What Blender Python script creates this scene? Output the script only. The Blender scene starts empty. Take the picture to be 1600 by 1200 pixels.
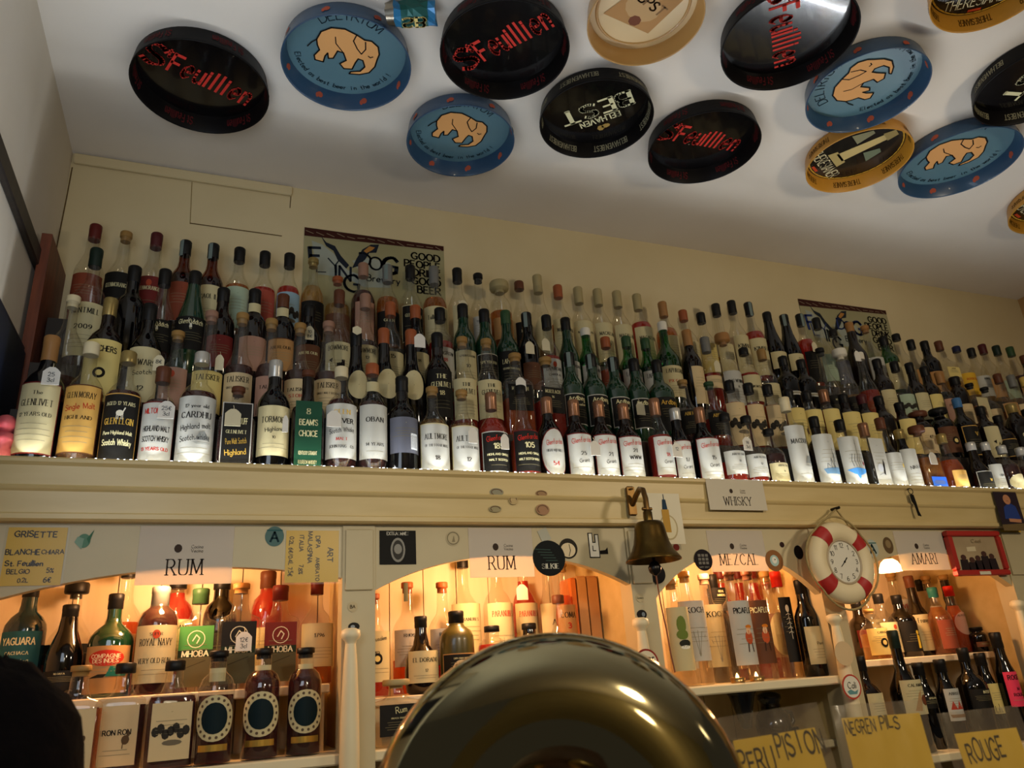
import bpy, math, random
import numpy as np
from mathutils import Vector, Matrix
random.seed(7)
SC = bpy.context.scene
COL = SC.collection
PI = math.pi
# ------------------------------------------------------------------ camera
YAW, PITCH, ROLL, FPX = math.radians(21.983), math.radians(21.397), math.radians(-4.052), 1193.8
CAM = np.array([0.0, 0.0, 1.5])
_F = np.array([math.sin(YAW)*math.cos(PITCH), math.cos(YAW)*math.cos(PITCH), math.sin(PITCH)])
_r = np.array([math.cos(YAW), -math.sin(YAW), 0.0]); _u = np.cross(_r, _F)
_R2 = math.cos(ROLL)*_r + math.sin(ROLL)*_u; _U2 = -math.sin(ROLL)*_r + math.cos(ROLL)*_u
cam = bpy.data.cameras.new('camera'); co = bpy.data.objects.new('camera', cam); COL.objects.link(co)
co.matrix_world = Matrix(((_R2[0], _U2[0], -_F[0], 0), (_R2[1], _U2[1], -_F[1], 0), (_R2[2], _U2[2], -_F[2], 1.5), (0, 0, 0, 1)))
cam.sensor_width = 36; cam.lens = 36*FPX/1600; cam.clip_start = .02
cam.dof.use_dof = True; cam.dof.focus_distance = 1.85; cam.dof.aperture_fstop = 8.0
SC.camera = co
# ------------------------------------------------------------------ world, exposure, room light
vs = SC.view_settings
vs.view_transform = 'Standard'; vs.look = 'None'; vs.gamma = 1; vs.exposure = 0.0; vs.use_curve_mapping = False
SC.cycles.transparent_max_bounces = 48
SC.cycles.max_bounces = 8
SC.cycles.caustics_reflective = False; SC.cycles.caustics_refractive = False
SC.cycles.sample_clamp_indirect = 4
w = bpy.data.worlds.new('room_ambient'); SC.world = w; w.use_nodes = True
w.node_tree.nodes['Background'].inputs[0].default_value = (1.0, .93, .84, 1)
w.node_tree.nodes['Background'].inputs[1].default_value = .04
def lamp(name, kind, loc, energy, color, size=.1, size_y=None, look=None, cone=90):
    l = bpy.data.lights.new(name, kind); l.energy = energy; l.color = color
    if kind == 'AREA':
        l.size = size
        if size_y: l.shape = 'RECTANGLE'; l.size_y = size_y
    else: l.shadow_soft_size = size
    if kind == 'SPOT': l.spot_size = math.radians(cone); l.spot_blend = .7
    o = bpy.data.objects.new(name, l); COL.objects.link(o); o.location = loc
    if look is not None:
        o.rotation_euler = (Vector(look)-Vector(loc)).to_track_quat('-Z', 'Y').to_euler()
    return o
Z_LIP, Z_COR, Y_F, Y_WALL, Z_CEIL = 1.955, 1.836, 1.63, 2.0, 2.931
# warm shaded pendant light to the right of the viewer; the second spot is an added, unseen fill for the cards
lamp('pendant_or_fill_light', 'SPOT', (1.9, 0.0, 2.15), 32, (1.0, .84, .62), .09, None, (1.65, 1.8, 1.82), 122)
lamp('pendant_or_fill_light', 'SPOT', (.55, -.35, 2.2), 40, (1.0, .85, .62), .08, None, (.72, .8, 1.35), 84)
# added unseen lamp behind the viewer, brightening what the polished tap reflects
lamp('rear_fill_light', 'POINT', (.4, -1.9, 2.25), 13, (1.0, .84, .58), .12)
# cold white light strip lying along the whisky shelf, shining up at the labels and the ceiling
lamp('strip_light', 'AREA', (1.15, 1.618, Z_LIP+.0022), 11.5, (.90, .95, 1.0), 3.3, .006, (1.15, .50, 2.6))
# daylight from a doorway off to the left
lamp('doorway_light', 'AREA', (-.36, .45, 2.0), 6.0, (.78, .88, 1.0), .5, .8, (-.15, 1.35, 2.93))

# ------------------------------------------------------------------ helpers
def at(px, py, Y=None, Z=None, X=None):
    q = np.array([px-800.0, 600.0-py, FPX])
    d = _R2*q[0] + _U2*q[1] + _F*q[2]
    ax, v = (1, Y) if Y is not None else ((2, Z) if Z is not None else (0, X))
    t = (v-CAM[ax])/d[ax]
    return CAM + t*d
def at_depth(px, py, D):
    q = np.array([px-800.0, 600.0-py, FPX]); d = _R2*q[0] + _U2*q[1] + _F*q[2]
    return CAM + d*(D/FPX)
def lin(h):
    h = h.lstrip('#'); c = [int(h[i:i+2], 16)/255 for i in (0, 2, 4)]
    return tuple(x/12.92 if x <= .04045 else ((x+.055)/1.055)**2.4 for x in c)
MATS = {}
def mat(key, color='808080', rough=.6, metal=0.0, coat=0.0, emit=None, es=0.0, spec=.5):
    if key in MATS: return MATS[key]
    m = bpy.data.materials.new(key); m.use_nodes = True
    b = m.node_tree.nodes['Principled BSDF']
    b.inputs['Base Color'].default_value = (*lin(color), 1); b.inputs['Roughness'].default_value = rough
    b.inputs['Metallic'].default_value = metal; b.inputs['Specular IOR Level'].default_value = spec
    b.inputs['Coat Weight'].default_value = coat; b.inputs['Coat Roughness'].default_value = .05
    if emit:
        b.inputs['Emission Color'].default_value = (*lin(emit), 1); b.inputs['Emission Strength'].default_value = es
    MATS[key] = m; return m
def noise_mat(key, c1, c2, scale=6, rough=.7, stretch=(1, 1, 1), lo=.35, hi=.7, detail=6, bump=0.0, coat=0.0, metal=0.0):
    if key in MATS: return MATS[key]
    m = mat(key, c1, rough, metal, coat); t = m.node_tree; b = t.nodes['Principled BSDF']
    tc = t.nodes.new('ShaderNodeTexCoord'); mp = t.nodes.new('ShaderNodeMapping'); n = t.nodes.new('ShaderNodeTexNoise'); r = t.nodes.new('ShaderNodeValToRGB')
    mp.inputs['Scale'].default_value = stretch; n.inputs['Scale'].default_value = scale; n.inputs['Detail'].default_value = detail
    r.color_ramp.elements[0].position = lo; r.color_ramp.elements[1].position = hi
    r.color_ramp.elements[0].color = (*lin(c1), 1); r.color_ramp.elements[1].color = (*lin(c2), 1)
    t.links.new(tc.outputs['Object'], mp.inputs[0]); t.links.new(mp.outputs[0], n.inputs['Vector'])
    t.links.new(n.outputs['Fac'], r.inputs[0]); t.links.new(r.outputs[0], b.inputs['Base Color'])
    if bump:
        bp = t.nodes.new('ShaderNodeBump'); bp.inputs['Strength'].default_value = bump; bp.inputs['Distance'].default_value = .004
        t.links.new(n.outputs['Fac'], bp.inputs['Height']); t.links.new(bp.outputs[0], b.inputs['Normal'])
    return m
def glass_mat(key, tint, rough=.03, base=.05, edge=.55, haze=0.0, hazecol='ffffff'):
    """thin glass: light passes straight through, tinted, with a reflective sheen that grows at grazing angles"""
    if key in MATS: return MATS[key]
    m = bpy.data.materials.new(key); m.use_nodes = True; t = m.node_tree; t.nodes.clear()
    o = t.nodes.new('ShaderNodeOutputMaterial'); tr = t.nodes.new('ShaderNodeBsdfTransparent'); gl = t.nodes.new('ShaderNodeBsdfGlossy')
    tr.inputs[0].default_value = (*tint, 1); gl.inputs['Roughness'].default_value = rough; gl.inputs[0].default_value = (1, 1, 1, 1)
    lw = t.nodes.new('ShaderNodeLayerWeight'); lw.inputs[0].default_value = .5
    pw = t.nodes.new('ShaderNodeMath'); pw.operation = 'POWER'; pw.inputs[1].default_value = 3.0
    ma = t.nodes.new('ShaderNodeMath'); ma.operation = 'MULTIPLY_ADD'; ma.inputs[1].default_value = edge; ma.inputs[2].default_value = base
    mx = t.nodes.new('ShaderNodeMixShader')
    t.links.new(lw.outputs['Facing'], pw.inputs[0]); t.links.new(pw.outputs[0], ma.inputs[0]); t.links.new(ma.outputs[0], mx.inputs[0])
    src = tr
    if haze:
        df = t.nodes.new('ShaderNodeBsdfDiffuse'); df.inputs[0].default_value = (*lin(hazecol), 1)
        tl = t.nodes.new('ShaderNodeBsdfTranslucent'); tl.inputs[0].default_value = (*lin(hazecol), 1)
        ad = t.nodes.new('ShaderNodeMixShader'); ad.inputs[0].default_value = .5
        t.links.new(df.outputs[0], ad.inputs[1]); t.links.new(tl.outputs[0], ad.inputs[2])
        m2 = t.nodes.new('ShaderNodeMixShader'); m2.inputs[0].default_value = haze
        t.links.new(tr.outputs[0], m2.inputs[1]); t.links.new(ad.outputs[0], m2.inputs[2]); src = m2
    t.links.new(src.outputs[0], mx.inputs[1]); t.links.new(gl.outputs[0], mx.inputs[2]); t.links.new(mx.outputs[0], o.inputs[0])
    MATS[key] = m; return m
def paper_mat(key, color, trans=.4):
    if key in MATS: return MATS[key]
    m = bpy.data.materials.new(key); m.use_nodes = True; t = m.node_tree; t.nodes.clear()
    o = t.nodes.new('ShaderNodeOutputMaterial'); a = t.nodes.new('ShaderNodeBsdfDiffuse'); b = t.nodes.new('ShaderNodeBsdfTranslucent'); x = t.nodes.new('ShaderNodeMixShader')
    a.inputs[0].default_value = (*lin(color), 1); b.inputs[0].default_value = (*lin(color), 1); x.inputs[0].default_value = trans
    t.links.new(a.outputs[0], x.inputs[1]); t.links.new(b.outputs[0], x.inputs[2]); t.links.new(x.outputs[0], o.inputs[0])
    MATS[key] = m; return m

class MB:
    def __init__(s): s.v = []; s.f = []; s.m = []; s.sm = []; s.mats = []
    def mi(s, m):
        if m not in s.mats: s.mats.append(m)
        return s.mats.index(m)
    def poly(s, pts, m, smooth=False):
        n = len(s.v); s.v += [tuple(map(float, p)) for p in pts]; s.f.append(tuple(range(n, n+len(pts)))); s.m.append(s.mi(m)); s.sm.append(smooth)
    def grid(s, rows, m, closed=False, smooth=True):
        n = len(s.v); W = len(rows[0]); k = s.mi(m)
        for r in rows: s.v += [tuple(map(float, p)) for p in r]
        for i in range(len(rows)-1):
            for j in range(W if closed else W-1):
                j2 = (j+1) % W
                s.f.append((n+i*W+j, n+i*W+j2, n+(i+1)*W+j2, n+(i+1)*W+j)); s.m.append(k); s.sm.append(smooth)
    def box(s, x0, x1, y0, y1, z0, z1, m, bev=0.0):
        if bev:
            b = min(bev, (x1-x0)/2.01, (y1-y0)/2.01, (z1-z0)/2.01)
            ring = lambda e, z: [(x0+e+b*0, y0+e, z), (x1-e, y0+e, z), (x1-e, y1-e, z), (x0+e, y1-e, z)]
            rs = [ring(b, z0), ring(0, z0+b), ring(0, z1-b), ring(b, z1)]
            s.grid(rs, m, closed=True, smooth=False); s.poly(rs[0][::-1], m); s.poly(rs[3], m); return
        P = [(x0, y0), (x1, y0), (x1, y1), (x0, y1)]
        a = [(*p, z0) for p in P]; b = [(*p, z1) for p in P]
        s.grid([a, b], m, closed=True, smooth=False); s.poly(a[::-1], m); s.poly(b, m)
    def lathe(s, prof, m, seg=22, n_of=None, depth=1.0, c=(0, 0, 0), cap0=True, cap1=True, smooth=True):
        """prof: (r, z) pairs or (r, z, squareness)"""
        rows = []
        for p in prof:
            r, z = p[0], p[1]; q = p[2] if len(p) > 2 else 2.0; d = 1+(depth-1)*min(1, (q-2)/3) if q > 2 else 1.0
            row = []
            for j in range(seg):
                a = 2*PI*(j+.5)/seg; ca, sa = math.cos(a), math.sin(a)
                k = r if q <= 2 else r/((abs(ca)**q+abs(sa)**q)**(1/q))
                row.append((c[0]+k*ca, c[1]+k*sa*d, c[2]+z))
            rows.append(row)
        s.grid(rows, m, closed=True, smooth=smooth)
        if cap0: s.poly(rows[0][::-1], m)
        if cap1: s.poly(rows[-1], m)
    def tube(s, pts, r, m, seg=8, closed=False):
        pts = [Vector(p) for p in pts]; rows = []; n = len(pts); prev = None
        for i, p in enumerate(pts):
            a = pts[(i-1) % n] if closed or i > 0 else p; b = pts[(i+1) % n] if closed or i < n-1 else p
            t = (b-a).normalized()
            if prev is None:
                up = Vector((0, 0, 1)) if abs(t.z) < .9 else Vector((1, 0, 0)); x = t.cross(up).normalized()
            else: x = (prev-t*prev.dot(t)).normalized()
            prev = x; y = t.cross(x)
            rr = r(i/(n-1)) if callable(r) else r
            rows.append([p+rr*(math.cos(2*PI*k/seg)*x+math.sin(2*PI*k/seg)*y) for k in range(seg)])
        if closed: rows.append(rows[0])
        s.grid(rows, m, closed=True)
        if not closed: s.poly(rows[0][::-1], m); s.poly(rows[-1], m)
    def build(s, name, parent=None, loc=None, rot=None):
        me = bpy.data.meshes.new(name); me.from_pydata(s.v, [], s.f)
        for m in s.mats: me.materials.append(m)
        me.polygons.foreach_set('material_index', s.m); me.polygons.foreach_set('use_smooth', s.sm); me.update()
        o = bpy.data.objects.new(name, me); COL.objects.link(o)
        if parent is not None: o.parent = parent
        if loc is not None: o.location = loc
        if rot is not None: o.rotation_euler = rot
        return o
def tag(o, label, cat, group=None):
    o['label'] = label; o['category'] = cat
    if group: o['group'] = group
    return o
def thing(name, label, cat, loc=(0, 0, 0), group=None, rz=0.0):
    o = bpy.data.objects.new(name, None); COL.objects.link(o); o.location = loc; o.rotation_euler = (0, 0, rz); o.empty_display_size = .02
    return tag(o, label, cat, group)
def struct(o): o['kind'] = 'structure'; return o

# ------------------------------------------------------------------ drawn lettering (pen strokes)
GL = {'A': "0,0 .4,1 .8,0|.15,.35 .65,.35", 'B': "0,0 0,1|~0,1 .4,1 .55,.78 .4,.54 0,.54|~0,.54 .45,.54 .62,.27 .45,0 0,0",
 'C': "~.75,.82 .5,1 .15,.85 0,.5 .15,.15 .5,0 .75,.18", 'D': "0,0 0,1|~0,1 .4,.98 .7,.75 .75,.5 .7,.25 .4,.02 0,0",
 'E': "0,0 0,1|0,1 .55,1|0,.52 .45,.52|0,0 .58,0", 'F': "0,0 0,1|0,1 .55,1|0,.52 .45,.52",
 'G': "~.75,.82 .5,1 .15,.85 0,.5 .15,.15 .5,0 .75,.12|.75,.1 .75,.45|.5,.45 .8,.45", 'H': "0,0 0,1|.7,0 .7,1|0,.52 .7,.52",
 'I': "0,0 0,1", 'J': "~.4,1 .4,.3 .35,.05 .15,0 0,.1", 'K': "0,0 0,1|.65,1 0,.42|.2,.58 .7,0", 'L': "0,1 0,0|0,0 .55,0",
 'M': "0,0 .05,1|.05,1 .45,.1|.45,.1 .85,1|.85,1 .9,0", 'N': "0,0 0,1|0,1 .7,0|.7,0 .7,1",
 'O': "~.42,1 .12,.86 0,.5 .12,.14 .42,0 .72,.14 .84,.5 .72,.86 .42,1", 'P': "0,0 0,1|~0,1 .42,1 .6,.76 .42,.5 0,.5",
 'Q': "~.42,1 .12,.86 0,.5 .12,.14 .42,0 .72,.14 .84,.5 .72,.86 .42,1|.5,.25 .9,-.12", 'R': "0,0 0,1|~0,1 .42,1 .6,.76 .42,.5 0,.5|.3,.5 .7,0",
 'S': "~.6,.85 .35,1 .06,.86 .08,.62 .35,.5 .6,.36 .62,.12 .3,0 0,.14", 'T': ".4,0 .4,1|0,1 .8,1", 'U': "~0,1 0,.3 .1,.05 .36,0 .6,.05 .7,.3 .7,1",
 'V': "0,1 .4,0 .8,1", 'W': "0,1 .28,0 .55,.9 .82,0 1.1,1", 'X': "0,0 .7,1|0,1 .7,0", 'Y': "0,1 .38,.48 .76,1|.38,.48 .38,0", 'Z': "0,1 .65,1 0,0 .68,0",
 '0': "~.3,1 .05,.8 0,.5 .05,.2 .3,0 .55,.2 .6,.5 .55,.8 .3,1", '1': "0,.8 .25,1 .25,0", '2': "~0,.78 .1,.97 .35,1 .55,.8 .45,.5 0,0|0,0 .6,0",
 '3': "~0,.88 .28,1 .52,.8 .45,.58 .2,.53|~.2,.53 .52,.45 .58,.2 .3,0 0,.12", '4': ".45,0 .45,1 0,.3 .65,.3",
 '5': ".5,1 .08,1 .05,.55|~.05,.55 .35,.6 .55,.4 .5,.12 .25,0 0,.1", '6': "~.5,.95 .2,.8 .02,.4 .1,.08 .32,0 .55,.15 .55,.42 .3,.55 .05,.38",
 '7': "0,1 .58,1 .2,0", '8': "~.3,.53 .06,.7 .1,.95 .3,1 .5,.95 .54,.7 .3,.53 .03,.35 .04,.08 .3,0 .56,.08 .57,.35 .3,.53",
 '9': "~.08,.05 .4,.2 .58,.6 .5,.92 .28,1 .05,.85 .05,.58 .3,.45 .55,.62", '!': "0,1 0,.3|0,.05 0,0", '.': "0,.06 0,0", '/': "0,0 .4,1", '-': "0,.45 .35,.45", "'": "0,1 0,.75", ':': "0,.5 0,.44|0,.06 0,0",
 '€': "~.6,.85 .4,1 .12,.75 .12,.25 .4,0 .6,.15|0,.6 .45,.6|0,.42 .42,.42", ',': ".08,.06 0,-.12", '%': "0,0 .6,1|~.1,1 0,.85 .1,.7 .2,.85 .1,1|~.5,.3 .4,.15 .5,0 .6,.15 .5,.3",
 'a': "~.45,.5 .25,.55 .02,.42 .02,.12 .2,0 .42,.12|.45,.55 .45,0", 'b': "0,1 0,0|~0,.4 .25,.55 .48,.4 .48,.12 .25,0 0,.12", 'c': "~.42,.45 .22,.55 .02,.4 .02,.12 .22,0 .42,.1",
 'd': "~.45,.4 .22,.55 .02,.4 .02,.12 .22,0 .45,.12|.45,1 .45,0", 'e': "~.02,.28 .46,.3 .42,.48 .22,.55 .02,.4 .02,.12 .22,0 .45,.1", 'f': "~.4,.95 .25,1 .15,.85 .15,0|0,.55 .35,.55",
 'g': "~.45,.4 .22,.55 .02,.4 .02,.12 .22,.02 .45,.12|~.45,.55 .45,-.15 .25,-.3 0,-.2", 'h': "0,1 0,0|~0,.35 .2,.55 .42,.45 .42,0", 'i': "0,.55 0,0|0,.74 0,.84",
 'k': "0,1 0,0|.4,.55 0,.2|.12,.3 .42,0", 'l': "0,1 0,0", 'm': "0,.55 0,0|~0,.35 .15,.55 .3,.42 .3,0|~.3,.35 .45,.55 .6,.42 .6,0", 'n': "0,.55 0,0|~0,.35 .2,.55 .42,.42 .42,0",
 'o': "~.24,.55 .02,.42 .02,.12 .24,0 .46,.12 .46,.42 .24,.55", 'p': "0,.55 0,-.3|~0,.4 .25,.55 .48,.4 .48,.12 .25,0 0,.12", 'r': "0,.55 0,0|~0,.35 .15,.53 .32,.52",
 's': "~.36,.48 .18,.55 .02,.42 .2,.28 .38,.14 .2,0 0,.08", 't': "~.15,.85 .15,.1 .25,0 .38,.04|0,.55 .35,.55", 'u': "~0,.55 0,.12 .18,0 .42,.15|.42,.55 .42,0",
 'v': "0,.55 .22,0 .44,.55", 'w': "0,.55 .16,0 .32,.5 .48,0 .64,.55", 'x': "0,.55 .4,0|0,0 .4,.55", 'y': "0,.55 .22,0|.46,.55 .12,-.3", 'j': "~.2,.55 .2,-.15 0,-.28|.2,.74 .2,.84", 'z': "0,.55 .38,.55 0,0 .4,0"}
_gc = {}
def strokes(ch):
    if ch in _gc: return _gc[ch]
    out = []
    for st in GL.get(ch, GL.get(ch.upper(), '')).split('|'):
        if not st: continue
        cur = st[0] == '~'; pts = [tuple(map(float, p.split(','))) for p in st.lstrip('~').split()]
        if cur:
            P = [pts[0]]+pts+[pts[-1]]
            if pts[0] == pts[-1]: P[0] = pts[-2]; P[-1] = pts[1]
            q = []
            for i in range(1, len(P)-2):
                for k in range(3):
                    t = k/3; a, b, c, d = P[i-1], P[i], P[i+1], P[i+2]
                    q.append(tuple(.5*(2*b[j]+(c[j]-a[j])*t+(2*a[j]-5*b[j]+4*c[j]-d[j])*t*t+(-a[j]+3*b[j]-3*c[j]+d[j])*t**3) for j in (0, 1)))
            q.append(pts[-1]); pts = q
        out.append(pts)
    W = max([x for s_ in out for x, y in s_] or [.3])
    _gc[ch] = (out, W); return _gc[ch]
STY = {'sign': (.04, .095, 0.0, 1, 1.0), 'serif': (.05, .15, 0.0, 1, 1.0), 'bold': (.16, .06, 0.0, 0, 1.0), 'sans': (.11, .02, 0.0, 0, 1.0), 'thin': (.07, .02, 0, 0, 1.0), 'hand': (.12, .03, .6, 0, 1.0), 'marker': (.15, .05, .6, 0, 1.0),
       'black': (.04, .17, .7, 0, 1.0), 'heavy': (.13, .15, 0.0, 1, 1.25), 'script': (.07, .07, .8, 0, .9)}
def quad_stroke(a, b, t, wn, na):
    dx, dy = b[0]-a[0], b[1]-a[1]; L = math.hypot(dx, dy) or 1e-6; dx /= L; dy /= L
    h = (t+abs(dx*math.sin(na)-dy*math.cos(na))*wn)/2; e = h*.55
    nx, ny = -dy*h, dx*h
    a = (a[0]-dx*e, a[1]-dy*e); b = (b[0]+dx*e, b[1]+dy*e)
    return [(a[0]+nx, a[1]+ny), (a[0]-nx, a[1]-ny), (b[0]-nx, b[1]-ny), (b[0]+nx, b[1]+ny)]
def text2d(s, style='serif', slant=0.0, jit=0.0):
    """quads in a frame where capitals are 1 high; returns quads, width"""
    t, wn, na, ser, xs = STY[style]; x = 0; out = []
    for ch in s:
        if ch in ' _': x += .45; continue
        st, W = strokes(ch); dy = random.uniform(-jit, jit); sc = 1+random.uniform(-jit, jit)
        for p in st:
            P = [(x+a*xs+slant*b, (b if style != 'black' or not ch.islower() else (b*1.3 if b <= .55 else .715+(b-.55)*.65))*sc+dy) for a, b in p]
            for i in range(len(P)-1): out.append(quad_stroke(P[i], P[i+1], t, wn, na))
            if ser:
                for e, n in ((P[0], P[1]), (P[-1], P[-2])):
                    if abs(e[1]-n[1]) > .7*abs(e[0]-n[0]) and (abs(e[1]) < .02 or abs(e[1]-1) < .02):
                        out.append([(e[0]-.17, e[1]-.03), (e[0]+.17, e[1]-.03), (e[0]+.17, e[1]+.03), (e[0]-.17, e[1]+.03)])
        x += max(W*xs, .12 if style == 'black' else 0)+(.27 if style == 'black' else .22)+(.08 if ser else 0)
    return out, max(.1, x-.22)
def put_text(mb, s, mapf, cx, cy, h, m, style='serif', maxw=None, slant=0.0, rot=0.0, align='c', jit=0.0, aspect=1.0):
    q, W = text2d(s, style, slant, jit); k = h*aspect
    if maxw and W*k > maxw: k = maxw/W
    hh = h
    c, sn = math.cos(rot), math.sin(rot)
    x0 = -W*k/2 if align == 'c' else (0 if align == 'l' else -W*k)
    for P in q:
        pts = []
        for (a, b) in P:
            u, v = x0+a*k, (b-.5)*hh
            pts.append(mapf(cx+u*c-v*sn, cy+u*sn+v*c))
        mb.poly(pts, m)
def put_lines(mb, mapf, pts, wd, m, nib=0.0, na=0.0):
    for i in range(len(pts)-1): mb.poly([mapf(*p) for p in quad_stroke(pts[i], pts[i+1], wd, nib, na)], m)
STRIP = [0.0]
def _clip(pts, x, keep_right):
    out = []
    for i in range(len(pts)):
        a, b = pts[i], pts[(i+1) % len(pts)]; ia, ib = (a[0] >= x) == keep_right or a[0] == x, (b[0] >= x) == keep_right or b[0] == x
        if ia: out.append(a)
        if ia != ib: t = (x-a[0])/(b[0]-a[0]); out.append((x, a[1]+(b[1]-a[1])*t))
    return out
def put_poly(mb, mapf, pts, m):
    w_ = STRIP[0]; xs = [p[0] for p in pts]
    if w_ and max(xs)-min(xs) > w_:      # follow the curve of the bottle
        n = int(math.ceil((max(xs)-min(xs))/w_)); s_ = (max(xs)-min(xs))/n
        for k in range(n):
            q = _clip(_clip(list(pts), min(xs)+k*s_, True), min(xs)+(k+1)*s_, False)
            if len(q) > 2: mb.poly([mapf(*p) for p in q], m)
    else: mb.poly([mapf(*p) for p in pts], m)
def ellipse(cx, cy, a, b, n=20): return [(cx+a*math.cos(2*PI*i/n), cy+b*math.sin(2*PI*i/n)) for i in range(n)]
INK = mat('ink_black', '16120f', .6, spec=.12); 
def ink(c): return mat('ink_'+c, c, .6, spec=.12)

# ------------------------------------------------------------------ the room
plaster = noise_mat('wall_plaster', 'c9b88e', 'd2c29a', 3, .85, bump=.12)
ceilm = noise_mat('ceiling_plaster', 'e2dacd', 'eae3d8', 2.2, .9, bump=.1)
cream = noise_mat('cream_paint', 'c2aa72', 'ccb57e', 5, .42, (1, 6, 6), bump=.05)
frz = noise_mat('frieze_paint', 'b5a680', 'beb08a', 4, .5, bump=.04)
m = MB(); m.box(-1.8, 3.6, -2.7, Y_WALL, Z_CEIL, Z_CEIL+.05, ceilm); struct(m.build('ceiling'))
m = MB(); m.box(-1.8, 3.6, -2.70, -2.64, 0, Z_CEIL, noise_mat('front_plaster', 'b8a878', 'c4b484', 3, .85)); struct(m.build('wall_front'))
m = MB(); m.box(-.44, 3.3, Y_WALL, Y_WALL+.06, 1.0, Z_CEIL, plaster)
# cracks and the seams of the boxed-in panel at the top left
dk = ink('5a4526')
def wm(u, v): return (u, Y_WALL-.0012, v)
def wp(px, py): p = at(px, py, Y=Y_WALL); return (p[0], p[2])
put_lines(m, wm, [wp(113, 262), wp(104, 310), wp(96, 350), wp(88, 390)], .003, dk)
put_lines(m, wm, [wp(297, 349), wp(440, 369)], .003, dk)
put_lines(m, wm, [wp(300, 285), wp(297, 350)], .0018, ink('8d7747')); put_lines(m, wm, [wp(455, 300), wp(453, 325)], .002, dk)
struct(m.build('wall_back'))
m = MB(); c0 = wp(118, 243); c1 = wp(456, 293)
m.box(c0[0], c1[0], Y_WALL-.012, Y_WALL, Z_CEIL-.035, Z_CEIL-.004, plaster, .003); struct(m.build('trim_1'))
m = MB(); m.box(-.50, -.44, 1.0, Y_WALL+.06, 1.0, Z_CEIL, noise_mat('left_plaster', 'd2c8b6', 'dad2c4', 3, .85)); struct(m.build('wall_left'))
m = MB(); m.box(3.24, 3.30, 1.2, Y_WALL, 1.0, Z_CEIL, noise_mat('right_plaster', 'b08a58', 'bb9766', 3, .85)); struct(m.build('wall_right'))
# dark rail on the left wall
m = MB(); darkwood = noise_mat('dark_wood', '1d1713', '2a211a', 9, .5, (1, 8, 1))
p0 = at(2, 258, X=-.435); p1 = at(64, 440, X=-.435)
m.box(-.4395, -.425, 1.001, p1[1], p0[2]-.022, p0[2]+.022, darkwood, .003); struct(m.build('trim_2'))
# navy cabinet on the left wall
q = at(20, 484, X=-.41); m = MB(); navy = mat('navy_lacquer', '0e1424', .4)
o = thing('wall_cabinet', 'dark navy cabinet under the rail at the left wall', 'cabinet', (-.42, 1.42, q[2]-.40))
m.box(-.0195, .0, -.35, .37, 0, .40, navy, .004); m.build('body', o)
m = MB(); m.box(0, .006, -.33, .36, .02, .38, navy, .002); m.build('door', o)
# brown end board of the bottle steps
wood = noise_mat('red_brown_wood', '5a2a18', '7a3d22', 10, .5, (6, 6, .7), bump=.1)
m = MB(); m.box(-.43, -.408, 1.80, Y_WALL-.001, 1.94, 2.555, wood, .002)
tag(m.build('end_board'), 'red brown wooden board closing the left end of the whisky steps', 'board')
# pink ornament at the left edge
q = at(-2, 706, Y=1.64); o = thing('pink_ornament', 'lumpy pinkish red ornament beside the leftmost front whisky bottle', 'ornament', (q[0], 1.655, Z_LIP))
pk = noise_mat('pink_gloss', 'c8525a', 'd97070', 20, .35)
m = MB(); m.lathe([(.004, 0), (.022, .002), (.024, .015), (.018, .028), (.025, .042), (.021, .056), (.012, .062)], pk); m.build('base', o)
m = MB(); m.lathe([(.012, .060), (.019, .07), (.02, .082), (.012, .094), (.003, .098)], pk); m.build('top', o)

# ---- bar back: cornice, frieze with arches, piers, shelves, niche backs
XL, XR = -.46, 3.24
m = MB()
prof = [(1.66, Z_LIP-.012), (1.606, Z_LIP-.012), (1.604, Z_LIP-.002), (1.598, Z_LIP), (1.594, Z_LIP-.004), (1.594, Z_LIP-.010), (1.600, Z_LIP-.016), (1.602, Z_LIP-.052), (1.598, Z_LIP-.056), (1.600, Z_LIP-.060), (1.604, Z_LIP-.064), (1.608, Z_COR+.016), (1.604, Z_COR+.013), (1.604, Z_COR+.004), (1.610, Z_COR), (1.66, Z_COR)]
m.grid([[(x, y, z) for y, z in prof] for x in (XL, XR)], cream, smooth=False)
m.poly([(XL, y, z) for y, z in prof], cream)
struct(m.build('trim_3'))
# stepped rack for the four whisky rows
ROWY = [1.662, 1.747, 1.832, 1.917]; ROWZ = [1.945, 2.083, 2.222, 2.372]
stepm = mat('step_paint', '241c14', .6)
for k, (ya, yb, nm) in enumerate([(1.607, 1.7040, 'lowest dark step under the front whisky row'), (1.7042, 1.789, 'dark step under the second whisky row'), (1.7892, 1.874, 'dark step under the third whisky row'), (1.8742, 1.9985, 'topmost dark step under the back whisky row')]):
    m = MB(); m.box(XL+.055, XR-.001, ya, yb, Z_LIP-.0125, ROWZ[k]-.0003, stepm) if k else m.box(XL+.055, XR-.001, ya, yb, Z_LIP-.0125, ROWZ[k]-.0003, stepm)
    tag(m.build('bottle_step'), nm, 'shelf step')
# light strip with its diodes
m = MB(); led = mat('led_white', 'ffffff', .4, emit='e8f2ff', es=16.0); tape = mat('led_tape', 'd8d8d0', .5)
m.box(XL+.1, 2.85, 1.6065, 1.614, ROWZ[0], ROWZ[0]+.002, tape)
sl = MB(); x = XL+.12
o = thing('light_strip', 'cold white light strip of small diodes along the front whisky row', 'light strip', (0, 0, 0))
m.build('tape', o); m = MB()
while x < 2.85:
    s_ = random.uniform(.0012, .0024); m.box(x, x+s_*random.uniform(1, 2.4), 1.603, 1.607, Z_LIP-.003, Z_LIP+s_*.9, led); x += random.uniform(.007, .02)
d = m.build('diodes', o); d['kind'] = 'stuff'

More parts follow.
